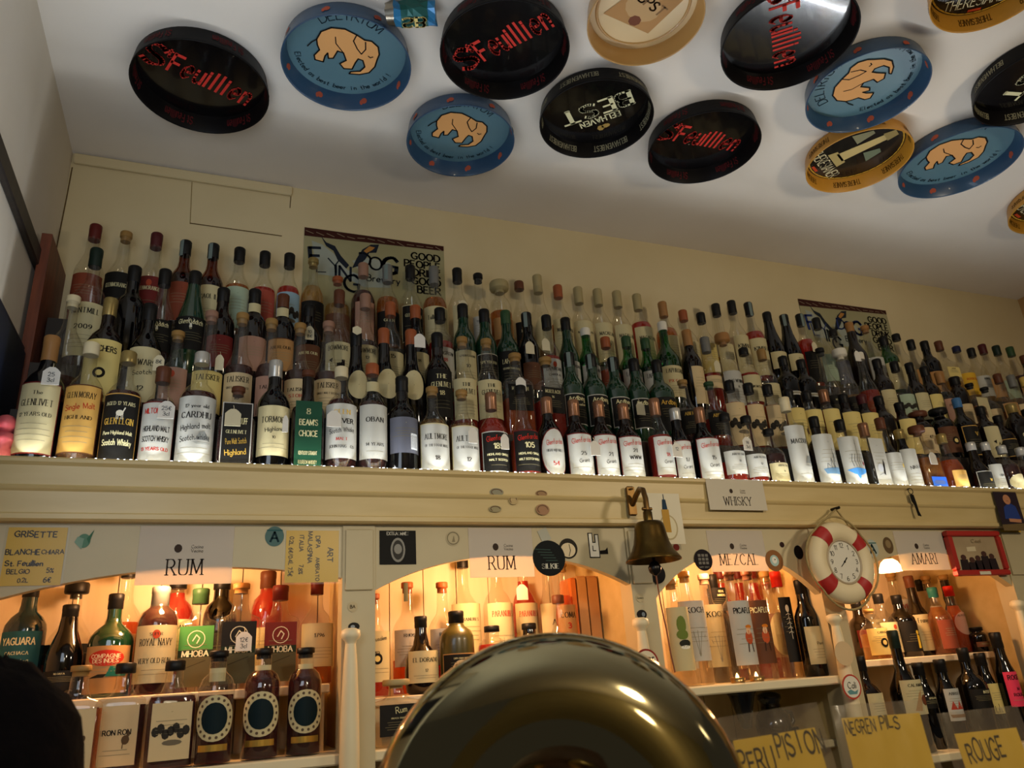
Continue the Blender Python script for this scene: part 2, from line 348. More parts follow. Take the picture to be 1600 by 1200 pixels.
# frieze with four arched openings
def X_at(px, py=870): return float(at(px, py, Y=Y_F)[0])
BAYS = [(-.60, .250, 1.700, 1.752), (.318, .922, 1.700, 1.768), (.985, 1.478, 1.665, 1.770), (1.545, 2.185, 1.67, 1.768)]
BAY_BOT = 1.05
for k, (x0, x1, zs, zc) in enumerate(BAYS):
    n = 28; top = []; 
    for i in range(n+1):
        t = i/n; xx = x0+(x1-x0)*t
        if k == 0: a = abs((xx-.0)/.26); z = zc-.055*min(1, a*a*.5)*1.0 if a < 1.4 else zc-.055
        else: z = zs+(zc-zs)*max(0.0, 1-abs(2*t-1)**2.3)
        top.append((xx, z))
    m = MB()
    for Y in (Y_F, Y_F+.022):
        for i in range(n):
            (xa, za), (xb, zb) = top[i], top[i+1]
            m.poly([(xa, Y, za), (xb, Y, zb), (xb, Y, Z_COR+.002), (xa, Y, Z_COR+.002)], frz)
    m.grid([[(x_, Y_F, z_) for x_, z_ in top], [(x_, Y_F+.022, z_) for x_, z_ in top]], frz)
    struct(m.build('trim_%d' % (4+k)))
PIERS = [(.250, .318), (.922, .985), (1.478, 1.545), (2.185, 2.30)]
for k, (x0, x1) in enumerate(PIERS):
    m = MB(); m.box(x0, x1, Y_F-.004, Y_F+.05, BAY_BOT, Z_COR+.002, frz, .003)
    m.box(x0+.006, x1-.006, Y_F-.009, Y_F-.004, 1.70, Z_COR-.01, frz, .002)
    # divider board going back to the wall
    m.box((x0+x1)/2-.012, (x0+x1)/2+.012, Y_F+.05, 1.965, BAY_BOT, Z_COR, cream)
    struct(m.build('trim_%d' % (8+k)))
# niche backs of upright planks
plank = noise_mat('niche_plank', 'decaa8', 'e6d4b4', 5, .55, (8, 8, .6)); gap = ink('6d5430')
m = MB(); x = XL
while x < XR:
    w_ = .088; m.box(x+.0012, min(XR, x+w_-.0012), 1.965, 1.998, BAY_BOT, Z_LIP-.03, plank, .0015); x += w_
struct(m.build('wall_niche'))
m = MB(); m.box(XL, XR, Y_F+.022, 1.965, Z_COR+.002, Z_COR+.012, cream); struct(m.build('trim_12'))
shelfm = noise_mat('shelf_paint', 'd6c79e', 'dfd2ae', 6, .45)
def shelf(x0, x1, y0, z, label, th=.02, name='shelf'):
    m = MB(); m.box(x0, x1, y0, 1.965, z-th, z, shelfm, .003); return tag(m.build(name), label, 'shelf')
Z_LOW = 1.398; Z_LOW4 = 1.265
B1Z, B2Z, B3Z, B4Z = 1.527, 1.492, 1.467, 1.497
shelf(XL, .272, 1.632, Z_LOW, 'cream painted lower shelf in the leftmost niche under the squat rum bottles')
shelf(.296, .942, 1.632, Z_LOW, 'cream painted lower shelf in the second niche under the flat rum decanter')
shelf(.966, 1.50, 1.615, B3Z, 'cream painted shelf under the clear bottles in the mezcal niche')
shelf(1.524, 2.23, 1.632, Z_LOW4, 'cream painted lower shelf in the amari niche holding the black bottles')
def riser(x0, x1, y0, z, z0, label):
    m = MB(); m.box(x0, x1, y0, 1.965, z-.018, z, plank, .002)
    for xx in (x0+.02, (x0+x1)/2, x1-.02): m.box(xx-.012, xx+.012, y0+.012, 1.95, z0, z-.018, plank)
    return tag(m.build('riser'), label, 'shelf riser')
riser(XL+.01, .245, 1.745, B1Z, Z_LOW, 'wooden riser raising the back bottles in the leftmost rum niche')
riser(.325, .915, 1.745, B2Z, Z_LOW, 'wooden riser raising the back bottles in the second rum niche')
riser(1.552, 2.178, 1.745, B4Z, Z_LOW4, 'wooden riser raising the back bottles in the amari niche')
# dark cabinet space below the shelves
m = MB(); m.box(XL, XR, 1.66, 1.965, 1.0, BAY_BOT, mat('dark_board', '2a2018', .7)); struct(m.build('trim_13'))

# turned half columns on the piers
def column(x, ztop, label):
    o = thing('turned_column', label, 'column', (x, Y_F-.024, BAY_BOT))
    h = ztop-BAY_BOT
    m = MB(); m.lathe([(.018, 0), (.019, h*.5), (.019, h*.62), (.0172, h*.75), (.013, h*.9), (.0105, h*.955)], shelfm, 20); m.build('shaft', o)
    m = MB(); m.lathe([(.0105, h*.955), (.012, h*.965), (.018, h*.975), (.0195, h*.985), (.018, h), (.010, h+.004)], shelfm, 20); m.build('collar', o)
column(at(548, 985, Y=1.606)[0], at(548, 985, Y=1.606)[2], 'cream turned half column on the pier between the two rum niches')
column(at(1000, 968, Y=1.606)[0], at(1000, 968, Y=1.606)[2], 'cream turned half column under the brass bell')
column(at(1302, 962, Y=1.606)[0], at(1302, 962, Y=1.606)[2], 'cream turned half column under the life ring clock')
column(at(1588, 940, Y=1.606)[0], at(1588, 940, Y=1.606)[2], 'cream turned half column at the right edge beside the amari niche')

# ---- niche lamps (warm bulbs tucked behind the arches)
bulb = mat('bulb_warm', 'ffffff', .4, emit='ffc070', es=14.0); brass = mat('brass_plain', 'a8842f', .3, 1.0)
WARM = (1.0, .52, .235)
def niche_lamp(x, z, label, e=2.0, y=1.76):
    o = thing('niche_lamp', label, 'lamp', (x, y, Z_COR))
    m = MB(); m.lathe([(.016, -.012), (.018, -.002), (.018, .0015)], brass, 16); m.build('socket', o)
    m = MB(); m.lathe([(.002, -.056), (.011, -.052), (.016, -.040), (.014, -.025), (.009, -.012)], bulb, 16); m.build('bulb', o)
    lamp('niche_light', 'POINT', (x, y-.03, z-.075), e, WARM, .022)
niche_lamp(-.075, Z_COR, 'warm bulb hidden behind the leftmost arch above the rum bottles', 4.5)
niche_lamp(.60, Z_COR, 'warm bulb hidden behind the second arch above the rum bottles', 4.3)
niche_lamp(1.22, Z_COR, 'warm bulb hidden behind the mezcal arch', 4.3)
# visible lamp in the amari niche
q = at(1391, 872, Y=1.66); o = thing('bell_lamp', 'glowing glass bell shade lamp under the arch beside the amari sign', 'lamp', (q[0], 1.668, q[2]))
m = MB(); m.lathe([(.009, .018), (.010, .0), (.014, -.004)], brass, 18); m.tube([(0, 0, .015), (0, 0, Z_COR-q[2]+.001)], .004, brass); m.build('socket', o)
m = MB(); shade = mat('glow_shade', 'fff0d8', .3, emit='ffc982', es=7.0)
m.lathe([(.012, -.002), (.022, -.010), (.029, -.024), (.033, -.036), (.0322, -.036), (.028, -.023), (.02, -.010)], shade, 24, cap0=False, cap1=False); m.build('lamp_shade', o)
m = MB(); m.lathe([(.003, -.034), (.010, -.030), (.012, -.02), (.007, -.008)], bulb, 14); m.build('bulb', o)
lamp('amari_light', 'POINT', (q[0], 1.70, q[2]-.055), 3.9, WARM, .022)

# ------------------------------------------------------------------ bottles
GLASS = {'c': glass_mat('glass_clear', (.93, .92, .88), base=.035, edge=.5, haze=.015), 'g': glass_mat('glass_green', (.06, .42, .13), base=.05, edge=.5, haze=.10, hazecol='0d5a25'),
 'b': glass_mat('glass_brown', (.42, .17, .06), base=.05, haze=.06, hazecol='4a2410'), 'k': mat('glass_black', '070606', .07, coat=.2, spec=.4), 'd': mat('glass_dark', '120a07', .07, coat=.2, spec=.4),
 'n': mat('glass_navy', '0f1a2c', .12, coat=.5), 'e': mat('glass_deep_green', '10301c', .08, coat=.6), 'o': noise_mat('glass_olive', '3d3a16', '4a451c', 3, .3, coat=.2), 'y': mat('glass_blue_green', '0d2a32', .1, coat=.2, spec=.4)}
LIQ = {'a': glass_mat('spirit_amber', (.82, .46, .14), base=.02, edge=.1, haze=.30, hazecol='c9822c'), 'p': glass_mat('spirit_pale', (.93, .76, .46), base=.02, edge=.1, haze=.22, hazecol='d2a75c'),
       'r': glass_mat('spirit_red', (.80, .14, .05), base=.02, edge=.1, haze=.45, hazecol='d23a1c'), 'o': glass_mat('spirit_orange', (.92, .38, .08), base=.02, edge=.1, haze=.42, hazecol='e0702a'),
       'm': glass_mat('spirit_mahogany', (.34, .09, .04), base=.02, edge=.1, haze=.40, hazecol='5e2418'), 'w': glass_mat('spirit_white', (.97, .96, .93), base=.02, edge=.15)}
GW = {'c': 'clear', 'g': 'green', 'b': 'brown', 'k': 'black', 'd': 'dark brown', 'n': 'navy', 'e': 'dark green', 'o': 'olive', 'y': 'blue green'}
LW = {'a': 'amber', 'p': 'pale gold', 'r': 'red', 'o': 'orange', 'm': 'mahogany', 'w': 'clear'}
PAP = {'cream': 'c3b78c', 'white': 'b4b3aa', 'yellow': 'd8c47a', 'gold': 'c79a4e', 'black': '14120f', 'dkgreen': '123f2a', 'grey': '5a5c68', 'beige': 'cdb68a', 'tan': 'b08350', 'pink': 'a57e6a', 'red': '66201c', 'orange': '84402a',
 'blue': '8aa6b6', 'mint': '9fb098', 'brown': '5b3823', 'silver': 'b4b0a6', 'green': '3c7a3a', 'bright': 'd8a92e', 'rose': 'd4395a', 'deepblue': '2456b8', 'coral': '9c4636', 'teal': '1f5257'}
CAPC = {'yellow': 'cfae58', 'tan': '9c7040', 'cream': 'd9cba4', 'gold': '94804c', 'cork': '94723f', 'silver': 'b9b6ae', 'black': '121110', 'brown': '5c3420', 'copper': '8a6248', 'red': '5a1c16', 'orange': '96502c', 'pink': '94705c', 'beige': 'a39468', 'white': 'dcd6c6',
 'grey': '6f6e68', 'navy': '1a1d3c', 'green': '2e4a2c', 'blue': '3c6a9a', 'maroon': '4b1a1c', 'darkgreen': '14241c', 'scarlet': 'd0281c', 'teal': '2d6a62'}
PWORD = {'dkgreen': 'dark green', 'bright': 'bright yellow', 'deepblue': 'deep blue', 'rose': 'rose red'}
CWORD = {'darkgreen': 'dark green', 'scarlet': 'bright red'}
# shapes: radius, profile of (radius fraction of body or -absolute neck radius, height fraction, squareness), label zone
SH = {'s': (.0375, [(.93, 0), (1, .015), (1, .52), (.95, .575), (.75, .635), (-.0165, .70), (-.0135, .76), (-.013, .93)], (.07, .48)),
      'w': (.0375, [(.93, 0), (1, .015), (1, .58), (.96, .62), (.75, .68), (-.017, .725), (-.0145, .78), (-.0135, .93)], (.09, .54)),
      't': (.038, [(.93, 0), (1, .015), (1, .50), (.93, .55), (.68, .63), (-.0165, .70), (-.0165, .80), (-.0145, .86), (-.013, .93)], (.08, .46)),
      'm': (.0385, [(.93, 0), (1, .015), (1, .42), (.95, .50), (.78, .60), (.55, .72), (-.0155, .84), (-.0135, .94)], (.06, .34)),
      'q': (.036, [(.94, 0, 7), (1, .015, 7), (1, .57, 7), (.93, .61, 6), (.6, .65, 4), (-.016, .70), (-.0135, .76), (-.013, .93)], (.07, .50)),
      'Q': (.046, [(.94, 0, 8), (1, .02, 8), (1, .62, 8), (.93, .66, 6), (.5, .70, 4), (-.018, .75), (-.016, .80), (-.0155, .9)], (.10, .55)),
      'r': (.042, [(.70, 0), (.9, .03), (1, .15), (1, .32), (.93, .45), (.75, .54), (.5, .62), (-.016, .70), (-.0135, .78), (-.013, .93)], (.08, .40)),
      'h': (.0375, [(.93, 0), (1, .02), (1, .62), (.97, .68), (.82, .75), (.5, .80), (-.0165, .84), (-.016, .93)], (.12, .55)),
      'l': (.036, [(.93, 0), (1, .015), (1, .46), (.92, .52), (.6, .60), (-.0165, .66), (-.0145, .75), (-.013, .94)], (.07, .42))}
def prof_of(shape, R, H):
    return [((p[0]*R if p[0] > 0 else -p[0]), p[1]*H, p[2] if len(p) > 2 else 2.0) for p in SH[shape][1]]
def make_bottle(name, label, loc, H, R, shape, glass, liq, fill, cap, lab, flags, group, rz=0.0):
    o = thing(name, label, 'bottle', loc, group, rz)
    pr = prof_of(shape, R, H); sq = shape in 'qQ'; dep = .62 if shape == 'Q' else .92
    m = MB(); m.lathe(pr, GLASS[glass], 24 if not sq else 28, depth=dep); gb = m.build('glass_body', o)
    if liq in LIQ and fill > 0:
        zt = fill*H; inner = [(r*.93, z+.003 if i == 0 else z, q) for i, (r, z, q) in enumerate(pr) if z < zt]
        # add the level
        for i in range(len(pr)-1):
            if pr[i][1] <= zt <= pr[i+1][1]:
                t = (zt-pr[i][1])/max(1e-6, pr[i+1][1]-pr[i][1]); inner.append(((pr[i][0]+(pr[i+1][0]-pr[i][0])*t)*.93, zt, pr[i][2])); break
        m = MB(); m.lathe(inner, LIQ[liq], 20 if not sq else 28, depth=dep); m.build('liquid', o)
    # cap
    cm = mat('cap_'+cap.lstrip('KSW'), CAPC[cap.lstrip('KSW')], .45 if cap.lstrip('KSW') not in ('silver', 'gold', 'copper') else .3, .45 if cap.lstrip('KSW') in ('silver', 'gold', 'copper') else 0.0, spec=.22)
    m = MB(); nr = pr[-1][0]
    if cap[0] == 'K':      # cork stopper with a wider head
        m.lathe([(nr*.9, H*.90), (nr*.9, H*.945), (nr*1.10, H*.946), (nr*1.13, H*.95), (nr*1.13, H*.994), (nr*1.02, H)], cm, 18)
    elif cap[0] == 'W':    # wide glass or wood stopper
        m.lathe([(nr*.9, H*.86), (nr*.9, H*.9), (nr*1.75, H*.905), (nr*1.85, H*.92), (nr*1.85, H*.985), (nr*1.7, H)], cm, 20)
    elif cap[0] == 'S':    # short screw cap
        m.lathe([(nr*1.10, H*.90), (nr*1.16, H*.905), (nr*1.16, H*.99), (nr*1.02, H)], cm, 18)
    else:                  # long capsule
        lo = .80 if cap in ('beige', 'grey', 'copper', 'tan') else .845
        m.lathe([(nr*1.06, H*lo), (nr*1.12, H*(lo+.005)), (nr*1.10, H*.93), (nr*1.14, H*.935), (nr*1.14, H*.99), (nr*1.0, H)], cm, 18)
    capo = m.build('cap', o)
    if 'x' in flags:       # paper tax strip over the cap
        sm = mat('tax_strip', '6b7a76', .6); m = MB(); a0 = random.uniform(-.9, .3); rr = nr*1.17
        P = lambda a, z: (rr*math.sin(a), -rr*math.cos(a), z)
        m.grid([[P(a0+da, z) for da in (-.35, 0, .35)] for z in (H*.82, H*.99)], sm); m.build('tax_strip', capo)
    if 'n' in flags:
        m = MB(); zc = H*.78; r1 = max(pr[-2][0], pr[-3][0])*1.03
        P = lambda a, z: (r1*math.sin(a), -r1*math.cos(a), z)
        m.grid([[P(-1+2*k/8, z) for k in range(9)] for z in (zc-.012, zc+.012)], mat('pap_cream', PAP['cream'], .7)); m.build('neck_label', gb)
    if lab != '-':
        z0, z1 = SH[shape][2]; spec = lab
        oval = False; ha = 1.15
        if spec[0] == '@': rng, spec = spec[1:].split('!', 1); z0, z1 = map(float, rng.split('-'))
        if spec[0] == 'O': oval = True; spec = spec[1:]
        pc, _, lines = spec.partition(':'); pc, _, bord = pc.partition('*')
        z0 *= H; z1 *= H; Rl = R*1.0+.0007; cz = (z0+z1)/2; hh = (z1-z0)/2
        if 'j' in flags: ha = .8
        if sq:
            def mp(u, v, e=0.0): return (u, -(R*dep+.0009+e), v)
            hw = R*.80
        else:
            def mp(u, v, e=0.0): a = u/Rl; return ((Rl+e)*math.sin(a), -(Rl+e)*math.cos(a), v)
            hw = Rl*ha
        pm = mat('pap_'+pc, PAP[pc], .62, spec=.2); m = MB(); N = 14
        def patch(hw_, za, zb, mm, e):
            if oval:
                rows = []
                for s_ in (0.02, .4, .7, .9, 1.0): rows.append([mp(hw_*s_*math.cos(2*PI*i/24), (za+zb)/2+(zb-za)/2*s_*math.sin(2*PI*i/24), e) for i in range(24)])
                m.grid(rows, mm, closed=True)
            else:
                m.grid([[mp(-hw_+2*hw_*i/N, z, e) for i in range(N+1)] for z in (za, zb)], mm)
        if bord:
            patch(hw, z0, z1, ink(PAP.get(bord, bord)), 0); b = min(hw, hh)*.045+.0008; patch(hw-b, z0+b, z1-b, pm, .0003)
        else: patch(hw, z0, z1, pm, 0)
        mt = lambda u, v: mp(u, v, .0006)
        STRIP[0] = 0.0 if sq else R*.16
        dark_pap = pc in ('black', 'dkgreen', 'red', 'brown', 'grey', 'green', 'deepblue', 'teal')
        tcol = ink('d8cf9e') if dark_pap else INK; faint = ink('8d8468') if not dark_pap else ink('6d664a')
        if lines:
            L = lines.split(';'); y = z1-hh*.30
            for ln in L:
                st = 'serif'; colr = tcol; hs = .155; tilt = 0
                while ln and ln[0] in '#$%^&+*~':
                    c_ = ln[0]; ln = ln[1:]
                    if c_ == '#': colr = ink('b02418')
                    if c_ == '$': st = 'bold'
                    if c_ == '%': st = 'script'; tilt = .12
                    if c_ == '^': st = 'black'
                    if c_ == '&': hs *= .6
                    if c_ == '+': hs *= 1.55
                    if c_ == '*': colr = ink('c9a243')
                    if c_ == '~': y -= hh*.25
                h = min(hh*hs*1.05, .0125)
                if y-h*.7 < z0: break
                put_text(m, ln, mt, 0, y-h*.1, h, colr, st, maxw=hw*(1.36 if not oval else 1.15), rot=tilt)
                y -= h*1.0+hh*.17
            k = 0
            while y > z0+hh*.25 and k < 4 and not oval:   # small print
                wv = hw*random.uniform(.45, .8); put_poly(m, mt, [(-wv, y-.0004), (wv, y-.0004), (wv, y+.0005), (-wv, y+.0005)], faint); y -= hh*.15; k += 1
        for f_ in flags:
            DRAW.get(f_, lambda *a: None)(m, mt, hw, z0, z1)
        STRIP[0] = 0.0; m.build('label', o)
    return o
def d_ship(m, f, hw, z0, z1):
    b = ink('5e7f9a'); c = ink('39434c'); h = z1-z0; y = z0+h*.22
    put_poly(m, f, [(-hw*.65, y+h*.1), (-hw*.5, y), (hw*.5, y-h*.01), (hw*.7, y+h*.13)], b)
    for k in range(4):
        x = -hw*.4+k*hw*.27; put_lines(m, f, [(x, y+h*.1), (x+hw*.06, y+h*(.2+.1*k)), (x+hw*.2, y+h*.14)], .0011, c)
    put_lines(m, f, [(hw*.1, y+h*.1), (hw*.15, y+h*.5)], .0009, c)
def d_whale(m, f, hw, z0, z1):
    b = ink('4d8fd0'); h = z1-z0; y = z0+h*.2; c = ink('3a3f48')
    put_poly(m, f, [(-hw*.8, y+h*.1), (-hw*.4, y+h*.0), (0, y-h*.03), (hw*.4, y+h*.02), (hw*.85, y+h*.12), (hw*.3, y+h*.11), (-hw*.2, y+h*.13)], b)
    put_poly(m, f, [(-hw*.3, y), (-hw*.15, y-h*.12), (0, y)], b)
    for k in range(5):
        x = -hw*.35+k*hw*.17; put_lines(m, f, [(x, y+h*.16), (x-hw*.08, y+h*.28), (x+hw*.02, y+h*.42)], .0012, c)
    put_poly(m, f, ellipse(hw*.42, y+h*.22, hw*.1, h*.04, 10), ink('8a2f38')); put_lines(m, f, [(0, y+h*.42), (0, y+h*.72)], .0009, c)
def d_bird(m, f, hw, z0, z1):
    h = z1-z0; put_poly(m, f, [(hw*.1, z0+h*.25), (hw*.3, z0+h*.2), (hw*.45, z0+h*.45), (hw*.35, z0+h*.55), (hw*.2, z0+h*.42)], INK)
    put_poly(m, f, ellipse(-hw*.2, z0+h*.36, hw*.4, h*.09, 14), ink('b9bcc0')); put_lines(m, f, [(-hw*.6, z0+h*.2), (0, z0+h*.25), (hw*.2, z0+h*.22)], .001, ink('6b6f76'))
def d_fly(m, f, hw, z0, z1):
    h = z1-z0; put_poly(m, f, ellipse(hw*.35, z0+h*.6, hw*.12, h*.07, 10), ink('d8b648')); put_lines(m, f, [(hw*.1, z0+h*.4), (hw*.6, z0+h*.42)], .0016, INK)
def d_deer(m, f, hw, z0, z1):
    c = ink('d8d4c0'); h = z1-z0; y = z0+h*.72
    put_poly(m, f, [(-hw*.08, y-h*.06), (hw*.08, y-h*.06), (hw*.05, y+h*.06), (-hw*.05, y+h*.06)], c)
    for s in (-1, 1): put_lines(m, f, [(s*hw*.05, y+h*.06), (s*hw*.16, y+h*.14), (s*hw*.12, y+h*.22)], .001, c)
def d_land(m, f, hw, z0, z1):
    h = z1-z0; c = ink('2e2a24')
    for k in range(7):
        x = -hw*.75+k*hw*.25; put_poly(m, f, ellipse(x, z0+h*(.5+.06*math.sin(k*2.1)), hw*.2, h*.09, 8), c)
    put_poly(m, f, ellipse(hw*.1, z0+h*.3, hw*.5, h*.05, 10), ink('6d6250'))
def d_animal(m, f, hw, z0, z1):
    h = z1-z0; c = ink('5a4630'); x = hw*.45
    put_poly(m, f, ellipse(x, z0+h*.42, hw*.2, h*.08, 10), c); put_poly(m, f, ellipse(x+hw*.12, z0+h*.52, hw*.09, h*.05, 8), c); put_lines(m, f, [(x-hw*.1, z0+h*.4), (x-hw*.12, z0+h*.28)], .0016, c)
def d_map(m, f, hw, z0, z1):
    h = z1-z0; put_poly(m, f, [(-hw*.1, z0+h*.3), (hw*.4, z0+h*.3), (hw*.4, z0+h*.5), (hw*.2, z0+h*.5), (hw*.2, z0+h*.42), (-hw*.1, z0+h*.4)], INK); put_poly(m, f, [(-hw*.6, z0+h*.5), (-hw*.35, z0+h*.55), (-hw*.4, z0+h*.42)], INK)
def d_grass(m, f, hw, z0, z1):
    h = z1-z0
    for k in range(7):
        x = -hw*.8+k*hw*.12; put_lines(m, f, [(x, z0+h*.03), (x+hw*.05*math.sin(k*3), z0+h*(.2+.12*math.sin(k*1.7+1)))], .0013, INK)
def d_island(m, f, hw, z0, z1):
    h = z1-z0; put_poly(m, f, [(hw*.0, z0+h*.33), (hw*.2, z0+h*.45), (hw*.4, z0+h*.47), (hw*.6, z0+h*.38), (hw*.7, z0+h*.33)], ink('787a76')); put_poly(m, f, [(-hw*.1, z0+h*.3), (hw*.75, z0+h*.3), (hw*.6, z0+h*.27), (hw*.1, z0+h*.27)], ink('9a9b94'))
def d_stamp(m, f, hw, z0, z1):
    h = z1-z0; c = ink('a8452c'); P = ellipse(0, z1-h*.16, hw*.16, h*.08, 12); put_poly(m, f, P, c)
def d_horse(m, f, hw, z0, z1):
    c = ink('e2dcc8'); h = z1-z0; y = z0+h*.7
    put_poly(m, f, ellipse(0, y, hw*.17, h*.045, 10), c); put_lines(m, f, [(hw*.14, y+h*.02), (hw*.22, y+h*.08)], .0022, c)
    for x in (-.12, -.05, .08, .14): put_lines(m, f, [(hw*x, y), (hw*x*1.1, y-h*.09)], .0012, c)
def d_ring(m, f, hw, z0, z1):
    h = z1-z0; put_poly(m, f, ellipse(0, z0+h*.45, hw*.28, hw*.28, 18), INK); put_poly(m, lambda u, v: tuple(x*1.004 if i < 2 else x for i, x in enumerate(f(u, v))), ellipse(0, z0+h*.45, hw*.15, hw*.15, 14), ink('d8c47a'))
def d_code(m, f, hw, z0, z1):
    h = z1-z0; put_poly(m, f, [(hw*.25, z0+h*.1), (hw*.75, z0+h*.1), (hw*.75, z0+h*.55), (hw*.25, z0+h*.55)], ink('dfe3e8'))
    for k in range(8): x = hw*(.3+.055*k); put_lines(m, lambda u, v: tuple(c*1.003 if i < 2 else c for i, c in enumerate(f(u, v))), [(x, z0+h*.15), (x, z0+h*.5)], .0007, INK)
def d_man(m, f, hw, z0, z1):
    h = z1-z0; c = ink('d9b83c'); put_poly(m, f, [(hw*.0, z0+h*.1), (hw*.25, z0+h*.1), (hw*.3, z0+h*.5), (hw*.05, z0+h*.55)], c); put_poly(m, f, ellipse(hw*.15, z0+h*.62, hw*.14, h*.07, 10), c)
def d_cactus(m, f, hw, z0, z1):
    h = z1-z0; c = ink('6a7a34'); put_poly(m, f, ellipse(-hw*.1, z0+h*.72, hw*.32, h*.14, 12), c); put_poly(m, f, ellipse(-hw*.1, z0+h*.56, hw*.4, h*.08, 12), c); put_poly(m, f, ellipse(0, z0+h*.42, hw*.4, h*.06, 12), ink('2a2a22'))
    put_poly(m, f, ellipse(0, z0+h*.36, hw*.33, h*.03, 12), ink('e6e2d0'))
def d_figure(m, f, hw, z0, z1):
    h = z1-z0; c = ink('b5502a'); put_poly(m, f, ellipse(0, z0+h*.42, hw*.26, h*.11, 12), c); put_poly(m, f, ellipse(0, z0+h*.52, hw*.16, h*.06, 10), ink('e0b48a')); put_poly(m, f, ellipse(hw*.05, z0+h*.585, hw*.22, h*.03, 10), ink('c8741e'))
    for x in (-.12, .14): put_lines(m, f, [(hw*x, z0+h*.33), (hw*x*1.3, z0+h*.2)], .003, ink('3a2418'))
def d_agave(m, f, hw, z0, z1):
    h = z1-z0; c = ink('8a8574')
    for k in range(9): a = .35+k*.3; put_lines(m, f, [(-hw*.1, z0+h*.08), (-hw*.1+hw*.8*math.cos(a), z0+h*.08+h*.42*math.sin(a))], .0013, c)
def d_sail(m, f, hw, z0, z1):
    h = z1-z0; c = ink('a83c2c')
    for x in (-.5, 0, .5): put_poly(m, f, [(hw*(x-.26), z0+h*.35), (hw*(x+.26), z0+h*.35), (hw*x, z0+h*.62)], c)
    put_poly(m, f, [(-hw*.9, z0+h*.2), (hw*.9, z0+h*.2), (hw*.8, z0+h*.1), (-hw*.8, z0+h*.1)], ink('8b6a4a'))
def d_squid(m, f, hw, z0, z1):
    h = z1-z0; c = ink('6b3a22'); put_poly(m, f, [(-hw*.5, z0+h*.12), (-hw*.1, z0+h*.1), (hw*.1, z0+h*.7), (-hw*.1, z0+h*.6)], ink('b08a5a')); put_poly(m, f, ellipse(hw*.3, z0+h*.4, hw*.3, h*.16, 12), c)
def d_skel(m, f, hw, z0, z1):
    h = z1-z0; c = ink('d8d0b8'); put_poly(m, f, ellipse(-hw*.1, z0+h*.82, hw*.24, h*.06, 12), c)
    for k in range(5): y = z0+h*(.72-.07*k); put_lines(m, f, [(-hw*.4, y), (-hw*.1, y+h*.025), (hw*.2, y)], .0013, c)
    put_lines(m, f, [(-hw*.1, z0+h*.76), (-hw*.05, z0+h*.35)], .0014, c)
def d_medal(m, f, hw, z0, z1):
    h = z1-z0; y = (z0+z1)/2
    put_poly(m, f, ellipse(0, y, hw*.62, h*.34, 20), ink('0b1d22'))
    for k in range(18): a = 2*PI*k/18; put_poly(m, f, ellipse(hw*.8*math.cos(a), y+h*.42*math.sin(a), hw*.07, hw*.07, 7), ink('5a4a3a'))
    put_poly(m, f, [(-hw*.7, z0-h*.2), (hw*.7, z0-h*.2), (hw*.7, z0-h*.06), (-hw*.7, z0-h*.06)], mat('foil_gold', 'c9a24a', .3, .8))
def d_red(m, f, hw, z0, z1):
    h = z1-z0; put_poly(m, f, ellipse(0, z0+h*.74, hw*.7, h*.17, 16), ink('b8301f')); put_text(m, 'COMPAGNIE', lambda u, v: tuple(c*1.004 if i < 2 else c for i, c in enumerate(f(u, v))), 0, z0+h*.78, h*.08, ink('e8c9a0'), 'bold', hw*1.2); put_text(m, 'DES INDES', lambda u, v: tuple(c*1.004 if i < 2 else c for i, c in enumerate(f(u, v))), 0, z0+h*.68, h*.08, ink('e8c9a0'), 'bold', hw*1.0)
    put_poly(m, f, [(hw*.05, z0+h*.35), (hw*.85, z0+h*.35), (hw*.85, z0+h*.56), (hw*.2, z0+h*.56)], ink('1f6a5c')); put_poly(m, f, [(-hw*.6, z0+h*.32), (0, z0+h*.33), (hw*.1, z0+h*.4), (-hw*.2, z0+h*.4)], ink('2a2418'))
def d_wheel(m, f, hw, z0, z1):
    h = z1-z0; c = ink('d0cbb0'); y = z0+h*.78; e = lambda u, v: tuple(x*1.003 if i < 2 else x for i, x in enumerate(f(u, v)))
    put_lines(m, f, [(hw*.5*math.cos(2*PI*k/16), y+hw*.5*math.sin(2*PI*k/16)) for k in range(17)], .0016, c)
    put_lines(m, f, [(-hw*.2, y-hw*.1), (0, y+hw*.25), (hw*.2, y+hw*.05), (hw*.05, y-hw*.25)], .0022, c)
    put_poly(m, f, [(-hw, z0+h*.48), (hw, z0+h*.48), (hw, z0+h*.6), (-hw, z0+h*.6)], ink('1c2a1a')); put_text(m, 'MHOBA', e, 0, z0+h*.54, h*.09, ink('d8d4b8'), 'bold', hw*1.5)
    put_poly(m, f, [(-hw, z0+h*.0), (hw, z0), (hw, z0+h*.48), (-hw, z0+h*.48)], ink('4a4630')); put_lines(e and m and m, e, [(-hw*.6, z0+h*.3), (hw*.6, z0+h*.42)], .0012, ink('2a2818'))
def d_face(m, f, hw, z0, z1):
    h = z1-z0; put_poly(m, f, ellipse(0, z0+h*.5, hw*.45, h*.3, 16), ink('c9b48a')); put_poly(m, f, ellipse(hw*.1, z0+h*.45, hw*.2, h*.12, 12), ink('6a4a34')); put_poly(m, f, ellipse(-hw*.05, z0+h*.62, hw*.3, h*.08, 12), ink('4a3a2a'))
DRAW = {'1': d_ship, '2': d_whale, '3': d_bird, '4': d_fly, '5': d_deer, '6': d_land, '7': d_animal, '8': d_map, '9': d_grass, 'i': d_island, 'S': d_stamp, 'H': d_horse, 'R': d_ring, 'B': d_code, 'M': d_man, 'C': d_cactus, 'F': d_figure, 'A': d_agave,
        'L': d_sail, 'D': d_squid, 'E': d_skel, 'G': d_medal, 'I': d_red, 'V': d_wheel, 'f': d_face}
